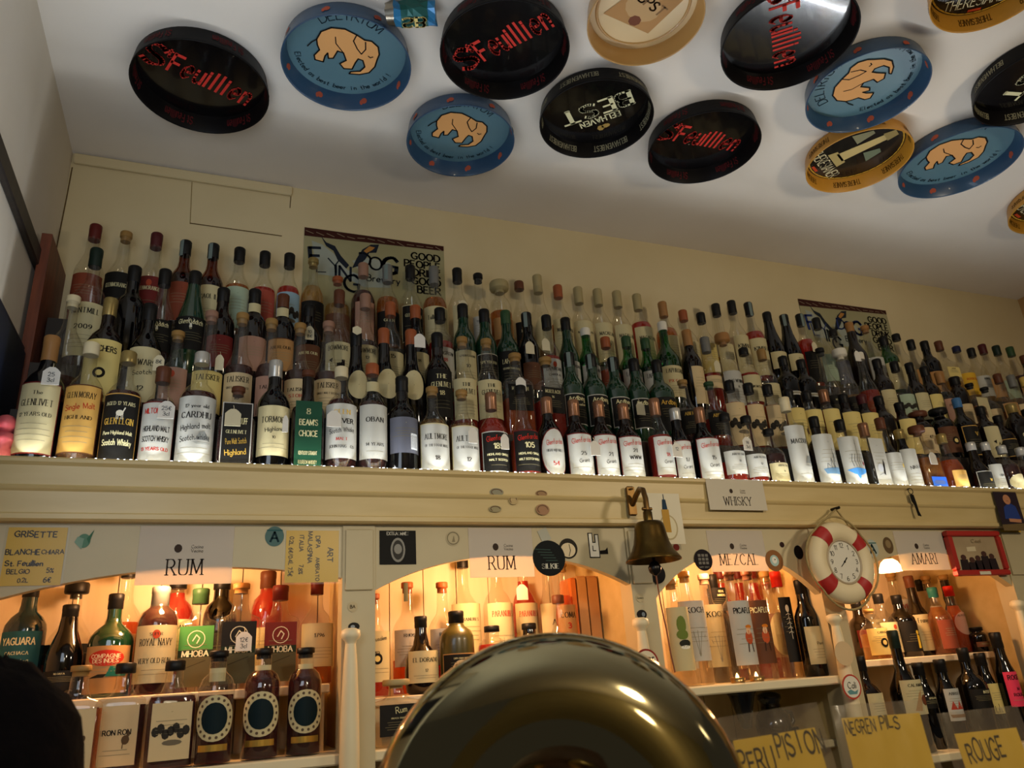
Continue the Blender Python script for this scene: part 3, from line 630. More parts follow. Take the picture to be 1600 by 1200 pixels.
ORD = 'first second third fourth fifth sixth seventh eighth ninth tenth eleventh twelfth thirteenth fourteenth fifteenth sixteenth seventeenth eighteenth nineteenth twentieth'.split()
ORD += ['twenty-'+o for o in ORD[:9]]
ROW1 = """85,527 w k - 0 tan @.08-.60!cream*red:&The;+GLENLIVET;&12_YEARS_OLD - 41
143,537 w c a .62 Scream @.10-.62!gold*brown:GLEN_MORAY;%#Single_Malt;&HIGHLAND - 40
202,551 w c m .64 Sgold @.05-.60!black*gold:&AGED_12_YEARS;~*+GLEN_ELGIN;&$Pure_Highland_Malt;$Scotch_Whisky H 37
257,575 w c m .66 brown @.06-.62!white*red:#$MILTON-DUFF;~$HIGHLAND_MALT;$SCOTCH_WHISKY;&#$13_YEARS_OLD - 35
316,552 w c m .64 Ssilver @.06-.585!white:&12_year_old;+CARDHU;%Highland_malt;%Scotch_whisky i 40
373,606 q c m .78 Kbrown @.03-.76!black*silver:~$+MILTON-DUFF;&GLENLIVET;%*Pure_Malt_Scotch;%*Highland - 38
433,565 w k - 0 silver @.14-.56!cream:~+TORMORE;%Highland;&10 - 38
481,580 q d - 0 Kbrown @.05-.66!dkgreen:8;$+BEAM'S;$+CHOICE;~&$KENTUCKY_STRAIGHT;&$BOURBON_WHISKEY;&*RESERVE - 38
534,575 w c m .68 Scream @.14-.62!white:*GLEN;$CLEVER;%Scotch_Whisky;#&MALT;&JOHN_HAIG_&_CO - 37
582,570 w c m .64 Sorange @.14-.60!white:~OBAN;~;&14_YEARS n 36
627,590 w k - 0 black @.22-.56!grey:- B 37
675,606 s c p .62 Kcork @.07-.56!white*cream:~+AULTMORE;&OF_THE_FOGGIE_MOSS;~18 - 38
720,611 s c p .60 Kcork @.07-.56!white*cream:~+AULTMORE;&OF_THE_FOGGIE_MOSS;~12 - 37
766,615 s c r .70 copper @.08-.52!black*white:#%+Glenfarclas;$++185;&$HIGHLAND_SINGLE;&$MALT_SCOTCH - 36
813,604 r c o .42 Sblack @.08-.50!black*red:#%+Glenfarclas;$++105;&$HIGHLAND_SINGLE;&$MALT_SCOTCH_WHISKY - 38
852,622 s k - 0 copper @.05-.60!Owhite*red:~#%+Glenfarclas;&HIGHLAND_MALT;~#54 - 35
895,626 s d - 0 copper @.07-.56!white*red:#%+Glenfarclas;~25;%Grant - 36
934,628 s d - 0 copper @.07-.56!white*red:#%+Glenfarclas;~21;%Grant - 36
972,632 s d - 0 copper @.07-.56!white*red:#%+Glenfarclas;21;$WWW - 36
1023,624 s c r .56 copper @.10-.54!white*red:#%+Glenfarclas;~#18;%Grant - 37
1051,639 s k - 0 silver @.05-.56!white*red:#%+Glenfarclas;~17;%Grant - 33
1091,638 s k - 0 copper @.06-.58!white*red:#%+Glenfarclas;~15;%Grant - 37
1131,647 r c r .34 Sblack @.16-.46!white:ABERLOUR;~10 - 37
1164,651 r c r .30 Sblack @.14-.44!white:ABERLOUR;~12 - 36
1199,671 s c m .56 Sblack @.10-.40!cream:ABERLOUR;~16 - 34
1224,622 w c - 0 cream @.06-.66!white:~+MACDUFF;~;& i 36
1270,652 s d - 0 black @.05-.72!white:- 1 38
1310,657 w c p .14 black @.08-.72!white:- 2 40
1347,662 q c w .5 copper @.08-.74!white:- 3 34
1374,654 r c a .18 brown @.08-.50!white:- 4 38
1402,672 s k - 0 gold @.03-.66!white:~;%NIKKA - 35
1430,667 q c a .50 Wbrown @.04-.22!deepblue:- - 36
1469,679 r c o .55 gold @.10-.36!gold:- j 40
1516,692 r d - 0 silver @.06-.42!black*white:~;*+W - 38
1536,692 s d - 0 silver @.10-.56!white:~;%HIBIKI - 32
1563,697 s c m .60 silver @.10-.40!Ocream:- - 34
1592,700 s c m .60 silver @.10-.40!Ocream:- - 34"""
ROW2 = """116,464 s c m .30 Kcream - - 36
174,468 w d - 0 gold @.10-.60!yellow:$+TEACHERS;~;~;%Scotch_Whisky R 38
238,477 w k - 0 black @.12-.58!cream:~+DEWARS;%Scotch;~12 - 36
277,519 s c a .30 Kcork @.10-.55!pink:- S 34
333,488 l c m .40 Kpink yellow:+TALISKER;~ 9 37
380,491 l c m .50 Kcork beige:+TALISKER;&SINGLE_MALT_SCOTCH;~10 - 38
424,500 l c m .55 Kcork pink:~TALISKER; 9 37
470,507 l c m .52 Kcork beige:~TALISKER;#STORM - 37
513,504 l c m .50 Kpink beige:+TALISKER;&SINGLE_MALT_SCOTCH - 37
556,520 l k - 0 black @.28-.56!Ocream:- j 34
600,515 l k - 0 orange @.28-.56!Ocream:- j 36
642,517 l k - 0 orange @.28-.56!Ocream:- j 36
683,522 w d - 0 black @.14-.60!black:THE;+GLENLIVET;18 - 38
721,528 t c r .34 Kcork @.14-.54!cream:THE;+GLENLIVET;& - 36
759,531 t c r .52 Kcork @.16-.54!cream:THE;+GLENLIVET;15 - 37
803,554 Q c o .44 Kcork @.30-.60!black:+MORTLACH;12 - 46
853,560 Q c r .44 Kcork @.30-.60!black:+MORTLACH;16 - 45
887,552 w e - 0 black @.16-.50!black*silver:^+Ardbeg;%Corryvreckan x 37
922,555 w e - 0 black @.16-.50!black*silver:^+Ardbeg;&TEN x 37
957,560 w e - 0 black @.16-.50!black*silver:^+Ardbeg;%Uigeadail x 37
988,562 w e - 0 black @.16-.50!black*silver:^+Ardbeg; - 35
1025,564 w e - 0 black @.14-.52!black:^*++Ardbeg - 40
1065,595 r c m .34 Kcork @.16-.50!black:*+ABERFELDY;12 - 40
1107,598 r c r .42 Kgreen @.16-.50!black:*+ABERFELDY;16 - 40
1138,596 w c r .66 black @.04-.64!beige:- 6 37
1167,600 w c r .66 black @.04-.64!beige:- 6 37
1197,602 w c o .66 black @.04-.64!beige:- 6 37
1231,610 w c o .66 black @.04-.66!yellow:- 7 37
1259,612 w c o .66 black @.04-.66!yellow:- 7 37
1284,610 w c r .66 copper @.04-.66!yellow:- 7 37
1316,617 w d - 0 black @.04-.66!yellow:- 7 37
1345,618 w d - 0 maroon @.04-.66!yellow:- 7 37
1371,620 w d - 0 black - - 36
1404,630 w d - 0 black @.04-.66!yellow:- 7 37
1432,645 h d - 0 Wbrown @.08-.62!beige:- f 37
1464,640 h k - 0 Wblack @.10-.60!brown:- R 40
1493,623 s k - 0 blue @.06-.52!black*gold:~*++V - 38
1530,636 w d - 0 black @.06-.60!cream:~;~$A_K 8 36
1557,650 s d - 0 black @.10-.46!black*gold:- - 36
1579,632 h d - 0 gold @.10-.58!black:~$+CATSKILL;~;& - 38
1601,640 s c m .5 black @.10-.46!beige:- - 34"""
ROW3 = """152,390 s c m .22 darkgreen @.08-.50!cream:+KENTMILL;~2009 - 38
213,418 w k - 0 black - - 38
260,423 s c m .30 black @.20-.48!black:^+Glenfiddich;&12 5 37
305,426 m e - 0 black @.22-.52!black:^+Glenfiddich;&15 5 42
349,452 w d - 0 black @.10-.44!red:- - 34
399,454 w d - 0 black @.08-.44!pink:- n 35
445,462 w k - 0 brown @.10-.46!tan*brown:~ABERLOUR n 37
482,478 w k - 0 black @.10-.46!brown:~ABERLOUR;& - 35
531,455 l c a .36 brown cream:+BOWMORE; 8 36
571,461 l c m .46 pink cream:+BOWMORE;12 8 36
609,474 s c m .36 orange @.08-.40!cream:+15; - 36
649,479 s k - 0 orange @.08-.42!cream:~18; - 35
687,483 w c r .58 black @.06-.50!white:LONGROW;#18;& - 37
723,477 w e - 0 black @.06-.46!cream:&SPRINGBANK;~10 - 36
755,485 w e - 0 black @.12-.46!black*silver:~SPEYBURN - 35
790,487 s e - 0 green @.10-.50!black:~+LAPHROAIG;&QUARTER_CASK - 38
821,490 w k - 0 black @.10-.40!brown:- x 35
853,494 s c r .50 black @.06-.46!white:~LAPHROAIG;&CAIRDEAS S 36
883,498 s e - 0 black @.08-.46!white:LAPHROAIG;~10 - 35
913,514 s g - 0 Swhite @.06-.48!white:LAPHROAIG;~10 - 38
944,528 s c o .50 orange @.08-.46!orange:- - 33
978,527 s g m .45 green @.06-.50!white:+LAPHROAIG;&SELECT - 36
1007,530 s g m .45 green @.06-.50!white:+LAPHROAIG;&10 - 35
1033,504 s g - 0 Swhite @.12-.46!cream:+LAPHROAIG;~#PX_CASK - 40
1073,517 w d - 0 tan @.08-.52!beige:- j 36
1099,528 w c r .5 grey @.30-.46!beige:- - 35
1127,523 s c p .30 Wtan @.06-.50!white:~DALWHINNIE;&15 - 37
1161,545 w c r .60 Sblack @.18-.56!cream:~;LINKWOOD;& - 37
1188,547 s c p .30 cork @.08-.46!cream:- 7 36
1222,558 w k - 0 black @.34-.40!white:- - 36
1250,563 w k - 0 black @.34-.40!white:- - 36
1280,545 r c p .25 Kblack @.10-.32!black:~KNOCK;& - 38
1310,547 r c p .35 Wwhite @.10-.32!black:~ROCK - 38
1342,552 r c r .45 Swhite @.10-.30!orange:- - 38
1368,562 w d - 0 black @.08-.50!cream:- 7 36
1396,566 s c m .30 black @.10-.46!mint:- 6 36
1419,568 s d - 0 black @.10-.50!cream:- - 35
1443,574 w d - 0 black @.10-.52!yellow:- - 34
1465,582 s c m .30 tan @.10-.50!pink:~PULTENEY - 34
1490,590 h d - 0 black @.10-.46!beige:- - 34
1513,600 q c a .50 Kblack @.04-.66!cream:- f 36
1537,606 s c m .40 Kblack @.10-.48!beige:- - 34
1557,585 s c a .36 brown @.10-.48!tan:- - 36
1578,587 s c a .36 grey @.10-.48!beige:- - 36
1598,590 s c m .36 yellow @.10-.48!cream:- - 34"""  # the all-orange bottle is added where orange light shows through a gap
ROW4 = """152,353 t c o .42 red @.10-.46!orange:- - 37
198,364 t c p .2 Kcork @.06-.52!black:~GLENMORANGIE;& - 40
245,366 t c p .2 maroon @.08-.50!red:~GLENMORANGIE;& S 38
292,378 s b m .62 black @.10-.50!orange:- x 37
335,383 s b m .60 black @.08-.50!cream:~+CAOL_ILA;& x 38
375,389 s c a .56 black @.08-.52!mint:- 9 38
415,395 s c r .56 black @.08-.52!coral:- 9 38
453,398 s c r .60 black @.08-.52!blue:- 6 38
489,405 s c p .66 Kgold @.06-.46!black:- - 37
527,434 s c p .58 Korange @.06-.42!brown:- - 37
568,413 s c m .66 pink @.08-.50!pink:- j 37
606,416 s c a .60 grey @.06-.42!black:~GLEN;& x 37
640,416 s c p .2 black @.10-.50!black*cream:~GLEN_SCOTIA;& - 37
677,418 s c a .62 grey @.08-.50!cream:~+Tullibardine;&1488 - 38
715,421 s c w .4 black @.06-.54!cream:- j 36
746,429 s c w .4 Kblack @.10-.46!white:&THE_GLENTURRET - 36
780,442 h c a .60 Wbeige @.24-.50!tan:$+AILSA;$+BAY - 40
810,441 s c w .3 Sbrown @.08-.46!black:~PORT;& - 36
838,431 t c p .2 beige @.10-.52!Ocream:&SPEY - 35
871,447 s c a .50 orange @.08-.54!cream:~MACALLAN - 37
902,450 s c w .2 beige @.06-.54!cream:~&MACALLAN;~ - 37
933,453 s c m .14 beige @.08-.54!cream:~MACALLAN;~12 - 37
962,456 s c w .2 beige @.06-.54!cream:~MACALLAN;~12 - 37
994,461 s c r .62 beige @.06-.54!cream:~MACALLAN; - 38
1034,473 s c a .62 tan @.08-.50!cream:- j 36
1066,486 s c p .3 orange @.08-.50!cream:- - 35
1095,490 s c w .3 black @.08-.50!yellow:- - 36
1117,476 r c p .3 black @.10-.44!cream:- - 40
1141,471 s c w .3 black @.08-.54!cream:~+KIMBER;& - 36
1168,474 s c r .62 black @.08-.52!cream:~+KIMBER;& x 37
1197,489 m k - 0 black @.20-.42!cream:~&VINTAGE - 38
1224,493 m k - 0 black @.20-.42!cream:~&VINTAGE x 37
1248,492 s c r .64 black @.06-.46!black:- x 36
1275,498 s c w .3 black @.10-.46!mint:- - 36
1299,516 s c w .3 Sblack @.10-.46!grey:- - 35
1326,505 t d - 0 tan - - 36
1350,510 s c w .3 Ktan @.08-.50!white:- 7 36
1379,527 w g - 0 black @.08-.52!cream:- - 36
1399,523 s c w .3 Sblack @.10-.46!cream:- - 35
1421,532 s c w .3 black @.08-.46!tan:- - 35
1443,534 w k - 0 black @.10-.44!tan:- 9 35
1465,534 q c p .3 brown @.36-.52!yellow:$LABTENS - 36
1493,542 s c p .3 Snavy @.10-.48!bright:~$#ROCKTOWN - 36
1516,545 s c w .3 black @.10-.46!white:KINGS;& - 36
1533,539 s c p .3 maroon @.10-.40!tan:- - 34
1555,541 s c p .3 darkgreen @.10-.40!mint:- - 34
1577,543 s c m .5 green @.10-.40!tan:- - 35
1598,556 s d - 0 brown @.10-.40!red:- - 34"""
# niche bottles: tx,ty,by? -> base z fixed by tier ('L' low shelf, 'U' riser), Y given
RUM1U = """52,905 w y - 0 black @.06-.56!teal:$+YAGUARA;&CACHACA;%Organica - 1.85 38
122,911 r c m .45 Wblack @.30-.46!black:~+18 - 1.90 52
112,945 m k - 0 black @.10-.30!black:NEGRITA - 1.80 33
183,928 s e - 0 black @.04-.48!tan:- I 1.785 42
203,884 s c o .55 Sblack @.20-.46!tan:~PLANTATION;& - 1.88 38
253,917 h c m .92 grey @.10-.62!cream:&SUPER;+ROYAL_NAVY;~VERY_OLD_RUM S 1.785 40
280,903 h c r .86 Sblack @.20-.62!cream:ROCKLAND;& - 1.89 38
315,920 Q c w .4 green @.05-.62!green:- V 1.80 42
348,905 h k - 0 Sblack @.10-.50!black:& - 1.89 36
378,912 Q c w .4 Ktan @.05-.62!black:- V 1.80 42
420,893 h c r .86 brown @.10-.50!cream:& - 1.89 36
439,915 Q c w .4 red @.05-.62!red:- V 1.80 42
496,905 s c a .18 red @.16-.56!cream:~1796;& - 1.86 38"""
RUM1L = """128,1040 Q c a .60 Kcork @.06-.60!beige:~;&RUM;&MADEIRA 7 1.700 46
198,1036 Q c m .60 Sblack @.06-.60!beige:~;$RON_RON;& 7 1.700 47
275,1032 Q c m .66 Sblack @.08-.60!beige:- 6 1.700 45
343,1017 h c m .60 Kblack @.20-.60!Ocream:- Gn 1.695 34
413,1013 h c m .80 Kblack @.20-.60!Ocream:- Gn 1.695 35
478,1012 h c m .80 Kblack @.20-.60!Ocream:- Gn 1.695 34"""
RUM2U = """583,928 t c r .32 Korange @.14-.62!cream:%Matusalem;~12;& R 1.80 36
636,910 s c o .30 Korange @.24-.56!silver:RHOSQ;& x 1.88 38
690,910 s c r .30 Korange @.24-.56!silver:RHOSQ;& - 1.88 38
657,963 r d - 0 black @.14-.54!cream:~+EL_DORADO;~12 - 1.80 38
712,955 h o - 0 black @.06-.46!black*tan:&DIPLOMATICO f 1.785 40
722,868 s c p .20 Sblack @.20-.62!cream:~&PARANUBES - 1.90 40
773,868 w c p .20 Kcork @.10-.62!cream:#PARANUBES; A 1.88 37
814,870 w c r .80 Kcork @.10-.62!cream:#PARANUBES; A 1.88 36
768,978 h c r .70 Sblack @.14-.56!cream:~& - 1.79 36
826,974 h k - 0 Sblack @.14-.56!cream:~& - 1.80 36
852,872 s c p .20 Kcork @.10-.62!cream:~+A;& - 1.86 36
876,876 s c o .70 Kcork @.10-.62!tan:COMA;#$3 - 1.80 31
871,930 r c w .2 Sbrown - - 1.79 42"""
RUM2L = """610,1062 Q c w .3 Wbeige @.16-.62!black:%++Rum;&ANTICA_TRADIZIONE - 1.700 56"""
MEZ = """1046,905 w c w .4 Kcork @.14-.72!cream:~;~;~;~$YUU;$DESIERTO C 1.70 33
1050,900 s c w .4 Kcork @.14-.60!white:KOCH;& - 1.80 36
1067,893 w c w .4 Kcork @.20-.72!white:+KOCH;& A 1.71 39
1098,897 w c w .3 Kpink @.14-.70!cream:+KOCH;& A 1.78 36
1122,888 w c r .86 Sred @.10-.60!tan:- - 1.90 36
1111,898 s d - 0 black @.64-.86!black:$REAL;$MINERO - 1.86 34
1137,890 w c w .4 Kbrown @.14-.70!white:$+PICAFLOR;& F 1.70 37
1150,888 w c r .86 Sred - - 1.92 34
1165,890 w c w .4 Kbrown @.14-.70!brown:$+PICAFLOR;& F 1.72 37
1184,888 w c r .86 Sred - - 1.90 36
1193,893 s c w .4 Kcork @.20-.60!Ocream:- - 1.82 35
1210,893 s c w .4 scarlet @.14-.74!black:- Ej 1.71 40
1240,905 s c r .25 Korange @.20-.64!pink:~& - 1.82 36
1259,906 w k - 0 black @.12-.50!cream:~;%Pisco - 1.70 41"""
AMAU = """1336,940 w d - 0 black @.2-.5!red:- - 1.84 34
1350,930 s c p .3 Kcork @.2-.6!cream:KEPI - 1.90 36
1390,895 w c w .3 Kcork @.14-.66!white:#AVERNA;& - 1.90 44
1356,952 s c p .5 Kcork @.08-.60!yellow:CANARI R 1.78 37
1370,928 s c p .3 black @.08-.54!cream:- S 1.80 36
1399,930 w k - 0 black @.08-.56!black:~ M 1.80 38
1418,900 l d - 0 brown @.06-.50!cream:+Frangelico;& - 1.82 38
1445,900 s c w .3 Kcork @.2-.6!white:&AMORE_DE - 1.90 40
1455,918 s c a .70 teal @.08-.50!orange:- - 1.78 37
1480,916 s c o .70 scarlet @.26-.60!Opink:ALPESTRE - 1.765 38
1496,898 r d - 0 Kcork @.24-.52!white:~#AULI;& - 1.80 42
1470,905 s c m .5 black - - 1.91 36
1524,980 h k - 0 black @.2-.4!brown:- - 1.79 36"""
AMAL = """1341,1025 w d - 0 black @.30-.62!cream:- j 1.700 38
1393,985 l k - 0 darkgreen @.30-.58!cream:CALAMARO D 1.700 44
1432,1035 w k - 0 black @.46-.60!black:$+OPOLANO - 1.700 38
1466,1030 w k - 0 black @.30-.66!white:ABRUZZO L 1.700 39
1502,1012 w k - 0 black @.36-.56!black:$+INTER - 1.700 40
1529,1020 w k - 0 black @.30-.64!yellow:- 9 1.72 34
1553,988 w k - 0 black @.30-.62!rose:$+ROGER;~M;$ROUGE - 1.700 41"""

def parse(line):
    t = line.split(); px, py = map(float, t[0].split(',')); return px, py, t[1:]
def describe(sh, g, liq, fill, cap, lab):
    gw = GW[g]; cw = cap.lstrip('KSW'); cw = CWORD.get(cw, cw)
    s = gw+' '+({'q': 'square ', 'Q': 'flat square ', 'r': 'round ', 'h': 'squat '}.get(sh, ''))+'bottle'
    if liq in LW and fill > 0 and g in 'cgb': s = ('square ' if sh in 'qQ' else 'round ' if sh == 'r' else '')+gw+' bottle of '+(LW[liq] if LW[liq] != 'clear' else 'colourless')+' spirit'
    if lab == '-': lw = 'no label seen'
    else:
        p = lab.split('!')[-1]; ov = p[0] == 'O'; p = p.lstrip('O').split(':')[0].split('*')[0]
        lw = ('oval ' if ov else '')+PWORD.get(p, p)+' label'
    return s, lw, cw+' cap'
def compose(d, rest):
    s = ', '.join([d[0], d[1], d[2], rest])
    if len(s.split()) > 16: s = ', '.join([d[0], d[1], rest])
    if len(s.split()) > 16: s = ', '.join([d[0].replace(' spirit', '').replace('bottle of ', 'bottle '), d[1], rest])
    return s
def whisky_row(data, ri, rowname, group):
    L = [parse(l) for l in data.strip().split('\n')]; Y = ROWY[ri]; zb = ROWZ[ri]
    P = [at(px, py, Y=Y) for px, py, t in L]; R = [float(t[7])/1000 for _, _, t in L]
    X = [p[0] for p in P]
    for it in range(40):     # keep neighbours from touching
        for i in range(len(X)-1):
            g = X[i+1]-X[i]-.0012; s = R[i]+R[i+1]
            if s > g:
                e = s-g
                if R[i] > .0305: R[i] -= e*.25
                if R[i+1] > .0305: R[i+1] -= e*.25
                X[i] -= e*.2; X[i+1] += e*.2
    n = len(L)
    for i, (px, py, t) in enumerate(L):
        sh, g, liq, fill, cap, lab, fl = t[:7]
        rest = f'{ORD[i]} from left in {rowname}' if i < (n+1)//2 else f'{ORD[n-1-i]} from right in {rowname}'
        d = describe(sh, g, liq, float(fill), cap, lab)
        make_bottle('whisky_bottle', compose(d, rest), (X[i], Y, zb), P[i][2]-zb, min(R[i], .0415), sh, g, liq, float(fill), cap, lab, fl.replace('-', ''), group, random.uniform(-.12, .12) if ri else random.uniform(-.06, .06))
whisky_row(ROW1, 0, 'front whisky row', 'front row of whisky bottles')
whisky_row(ROW2, 1, 'second whisky row', 'second row of whisky bottles')
whisky_row(ROW3, 2, 'third whisky row', 'third row of whisky bottles')
whisky_row(ROW4, 3, 'back whisky row', 'back row of whisky bottles')
def niche(data, zb, name, where, group, ylim, xlim):
    L = sorted([parse(l) for l in data.strip().split('\n')], key=lambda q: q[0]); n = len(L)
    Y = [float(t[7]) for _, _, t in L]; R = [float(t[8])/1000 for _, _, t in L]; sh_ = [t[0] for _, _, t in L]
    def pos(i):
        q_ = at(L[i][0], L[i][1], Y=Y[i]); q_[0] = min(max(q_[0], xlim[0]+R[i]), xlim[1]-R[i]); return q_
    for it in range(300):      # slide bottles forward or back along the line of sight until none touch
        hit = False
        for i in range(n):
            for j in range(i+1, n):
                a, b = pos(i), pos(j); dx, dy = b[0]-a[0], Y[j]-Y[i]; need = R[i]+R[j]+.0015
                if sh_[i] == 'Q' and sh_[j] == 'Q':
                    if abs(dx) >= need or abs(dy) > need*.62: continue
                elif math.hypot(dx, dy) >= need: continue
                hit = True; s = .004 if dy >= 0 else -.004
                Y[j] += s; Y[i] -= s
                if it > 60: R[i] = max(.026, R[i]*.992); R[j] = max(.026, R[j]*.992)
        for i in range(n):
            k = R[i]*(.62 if sh_[i] == 'Q' else 1); Y[i] = min(max(Y[i], ylim[0]+k+.001), ylim[1]-k-.001)
        if not hit: break
    for i, (px, py, t) in enumerate(L):
        sh, g, liq, fill, cap, lab, fl = t[:7]
        p = pos(i); d = describe(sh, g, liq, float(fill), cap, lab)
        rest = (f'{ORD[i]} from left {where}' if i < (n+1)//2 else f'{ORD[n-1-i]} from right {where}') if n > 1 else where
        make_bottle(name, compose(d, rest), (p[0], Y[i], zb), p[2]-zb, R[i], sh, g, liq, float(fill), cap, lab, fl.replace('-', ''), group, random.uniform(-.1, .1))
niche(RUM1U, B1Z, 'rum_bottle', 'on left rum riser', 'rum bottles on the riser of the left niche', (1.745, 1.965), (XL+.015, .268))
niche(RUM1L, Z_LOW, 'rum_bottle', 'on left lower shelf', 'rum bottles on the lower shelf of the left niche', (1.634, 1.745), (XL+.015, .268))
niche(RUM2U, B2Z, 'rum_bottle', 'on second rum riser', 'rum bottles on the riser of the second niche', (1.745, 1.965), (.300, .938))
niche(RUM2L, Z_LOW, 'rum_bottle', 'on the lower shelf beside the turned column', 'rum decanter on the lower shelf', (1.634, 1.745), (.320, .938))
niche(MEZ, B3Z, 'mezcal_bottle', 'on mezcal shelf', 'bottles on the mezcal shelf', (1.655, 1.965), (.970, 1.496))
niche(AMAU, B4Z, 'amaro_bottle', 'on amari riser', 'bottles on the riser of the amari niche', (1.745, 1.965), (1.528, 2.20))
niche(AMAL, Z_LOW4, 'amaro_bottle', 'on amari lower shelf', 'bottles on the lower shelf of the amari niche', (1.655, 1.745), (1.55, 2.20))

# price tags hanging on the bottles
tagm = paper_mat('tag_paper', 'e8e4da', .15)
def price_tag(px, py, Y, label, w_=.0155, h_=.030, hexa=False, txt='', creamy=False, tilt=0.0):
    p = at(px, py, Y=Y); o = thing('price_tag', label, 'price tag', tuple(p), 'price tags hung on the bottles'); o.rotation_euler = (0, tilt, 0)
    mm = tagm if not creamy else paper_mat('tag_cream', 'd9cfae', .15)
    if hexa: pts = [(w_*math.cos(PI/6+k*PI/3), w_*math.sin(PI/6+k*PI/3)) for k in range(6)]
    else: pts = [(-w_, -h_/2-.004), (w_, -h_/2-.004), (w_, h_*.28), (w_*.62, h_*.5), (w_*.3, h_*.62), (-w_*.3, h_*.62), (-w_*.62, h_*.5), (-w_, h_*.28)]
    m = MB(); n = len(pts)
    m.poly([(a, 0, b) for a, b in pts], mm); m.poly([(a, .0008, b) for a, b in pts][::-1], mm)
    m.grid([[(a, 0, b) for a, b in pts], [(a, .0008, b) for a, b in pts]], mm, closed=True, smooth=False)
    f = lambda u, v: (u, -.0004, v)
    if txt:
        for k, s_ in enumerate(txt.split('|')): put_text(m, s_, f, 0, .003-k*.012, .008, ink('39424c'), 'hand', w_*1.5)
    m.build('card', o)
    m = MB(); m.tube([(0, .0004, h_*.55), (.001, .003, h_*.75), (.0, .006, h_*.95)], .0005, mat('string', 'cbbf9c', .8), 5); m.build('string', o)
F1 = ROWY[0]-.047; F2 = ROWY[1]-.0455; F3 = ROWY[2]-.0455; F4 = ROWY[3]-.0455
price_tag(80, 587, F1, 'white price tag on the neck of the leftmost front whisky bottle', txt='25|3cl')
price_tag(260, 640, F1, 'white price tag reading 25 on the fourth front whisky bottle', txt='25€|3cl')
price_tag(364, 652, F1, 'cream price tag over the square black labelled bottle in the front whisky row', w_=.016, creamy=True)
price_tag(446, 662, F1, 'white price tag beside the dark green labelled front whisky bottle', w_=.006)
price_tag(522, 654, F1, 'white price tag on the ninth front whisky bottle left of the oval labels')
price_tag(739, 680, F1, 'white price tag on the right one of two pale twin bottles', w_=.011)
price_tag(789, 690, F1, 'white price tag between the two black labels with large red script', w_=.010)
price_tag(930, 700, F1, 'pale blue price tag between the two cream labels numbered 25 and 21', w_=.013)
price_tag(1058, 703, F1, 'pale blue price tag beside the amber bottle numbered 18 in the front row', w_=.014, txt='12')
price_tag(1168, 693, F1, 'white price tag on the second round clear bottle in the front row', w_=.014, txt='14|3cl')
price_tag(1458, 716, F1, 'white oval price tag on the square amber decanter at the right of the front row', w_=.014)
price_tag(558, 516, F2, 'white hexagonal price tag hanging in front of the black map label', w_=.0125, hexa=True, creamy=True)
price_tag(656, 532, F2, 'white price tag on the orange capped bottle left of the purple one', w_=.014)
price_tag(814, 600, F2, 'white price tag on the square decanter with orange spirit', w_=.014)
price_tag(1001, 638, F2, 'cream price tag on the fourth gothic lettered dark green bottle', w_=.013, creamy=True)
price_tag(248, 567, F2, 'small white price tag beside the pink labelled bottle in the second row', w_=.011, txt='8€', creamy=True)
price_tag(343, 566, F2, 'cream price tag on the yellow labelled bottle with reeds in the second row', w_=.009, creamy=True)
price_tag(484, 520, F3, 'white price tag with two lines in front of the brown label in the third row', w_=.011, txt='10|8€', creamy=True)
price_tag(828, 543, F3, 'cream price tag on the black bottle left of the clear red one', w_=.013, creamy=True)
price_tag(853, 538, F3, 'cream price tag on the clear bottle with red spirit in the third row', w_=.012, creamy=True)
price_tag(1121, 572, F3, 'cream price tag between the dark brown and clear bottles in the third row', w_=.011, creamy=True)
price_tag(1340, 556, F3, 'white price tag on the round red bottle before the right hand poster', w_=.012)
price_tag(724, 478, F4, 'white price tag on the clear bottle right of the left poster', w_=.013, creamy=True)
price_tag(1273, 542, F4, 'white oval price tag on the amber bottle at the left edge of the right poster', w_=.011, creamy=True)
price_tag(381, 1002, 1.735, 'white price tag on the middle flat square rum bottle in the left niche', txt='12€|3cl')
price_tag(816, 925, 1.825, 'white house shaped price tag on the red bottle under the second rum sign', w_=.015)

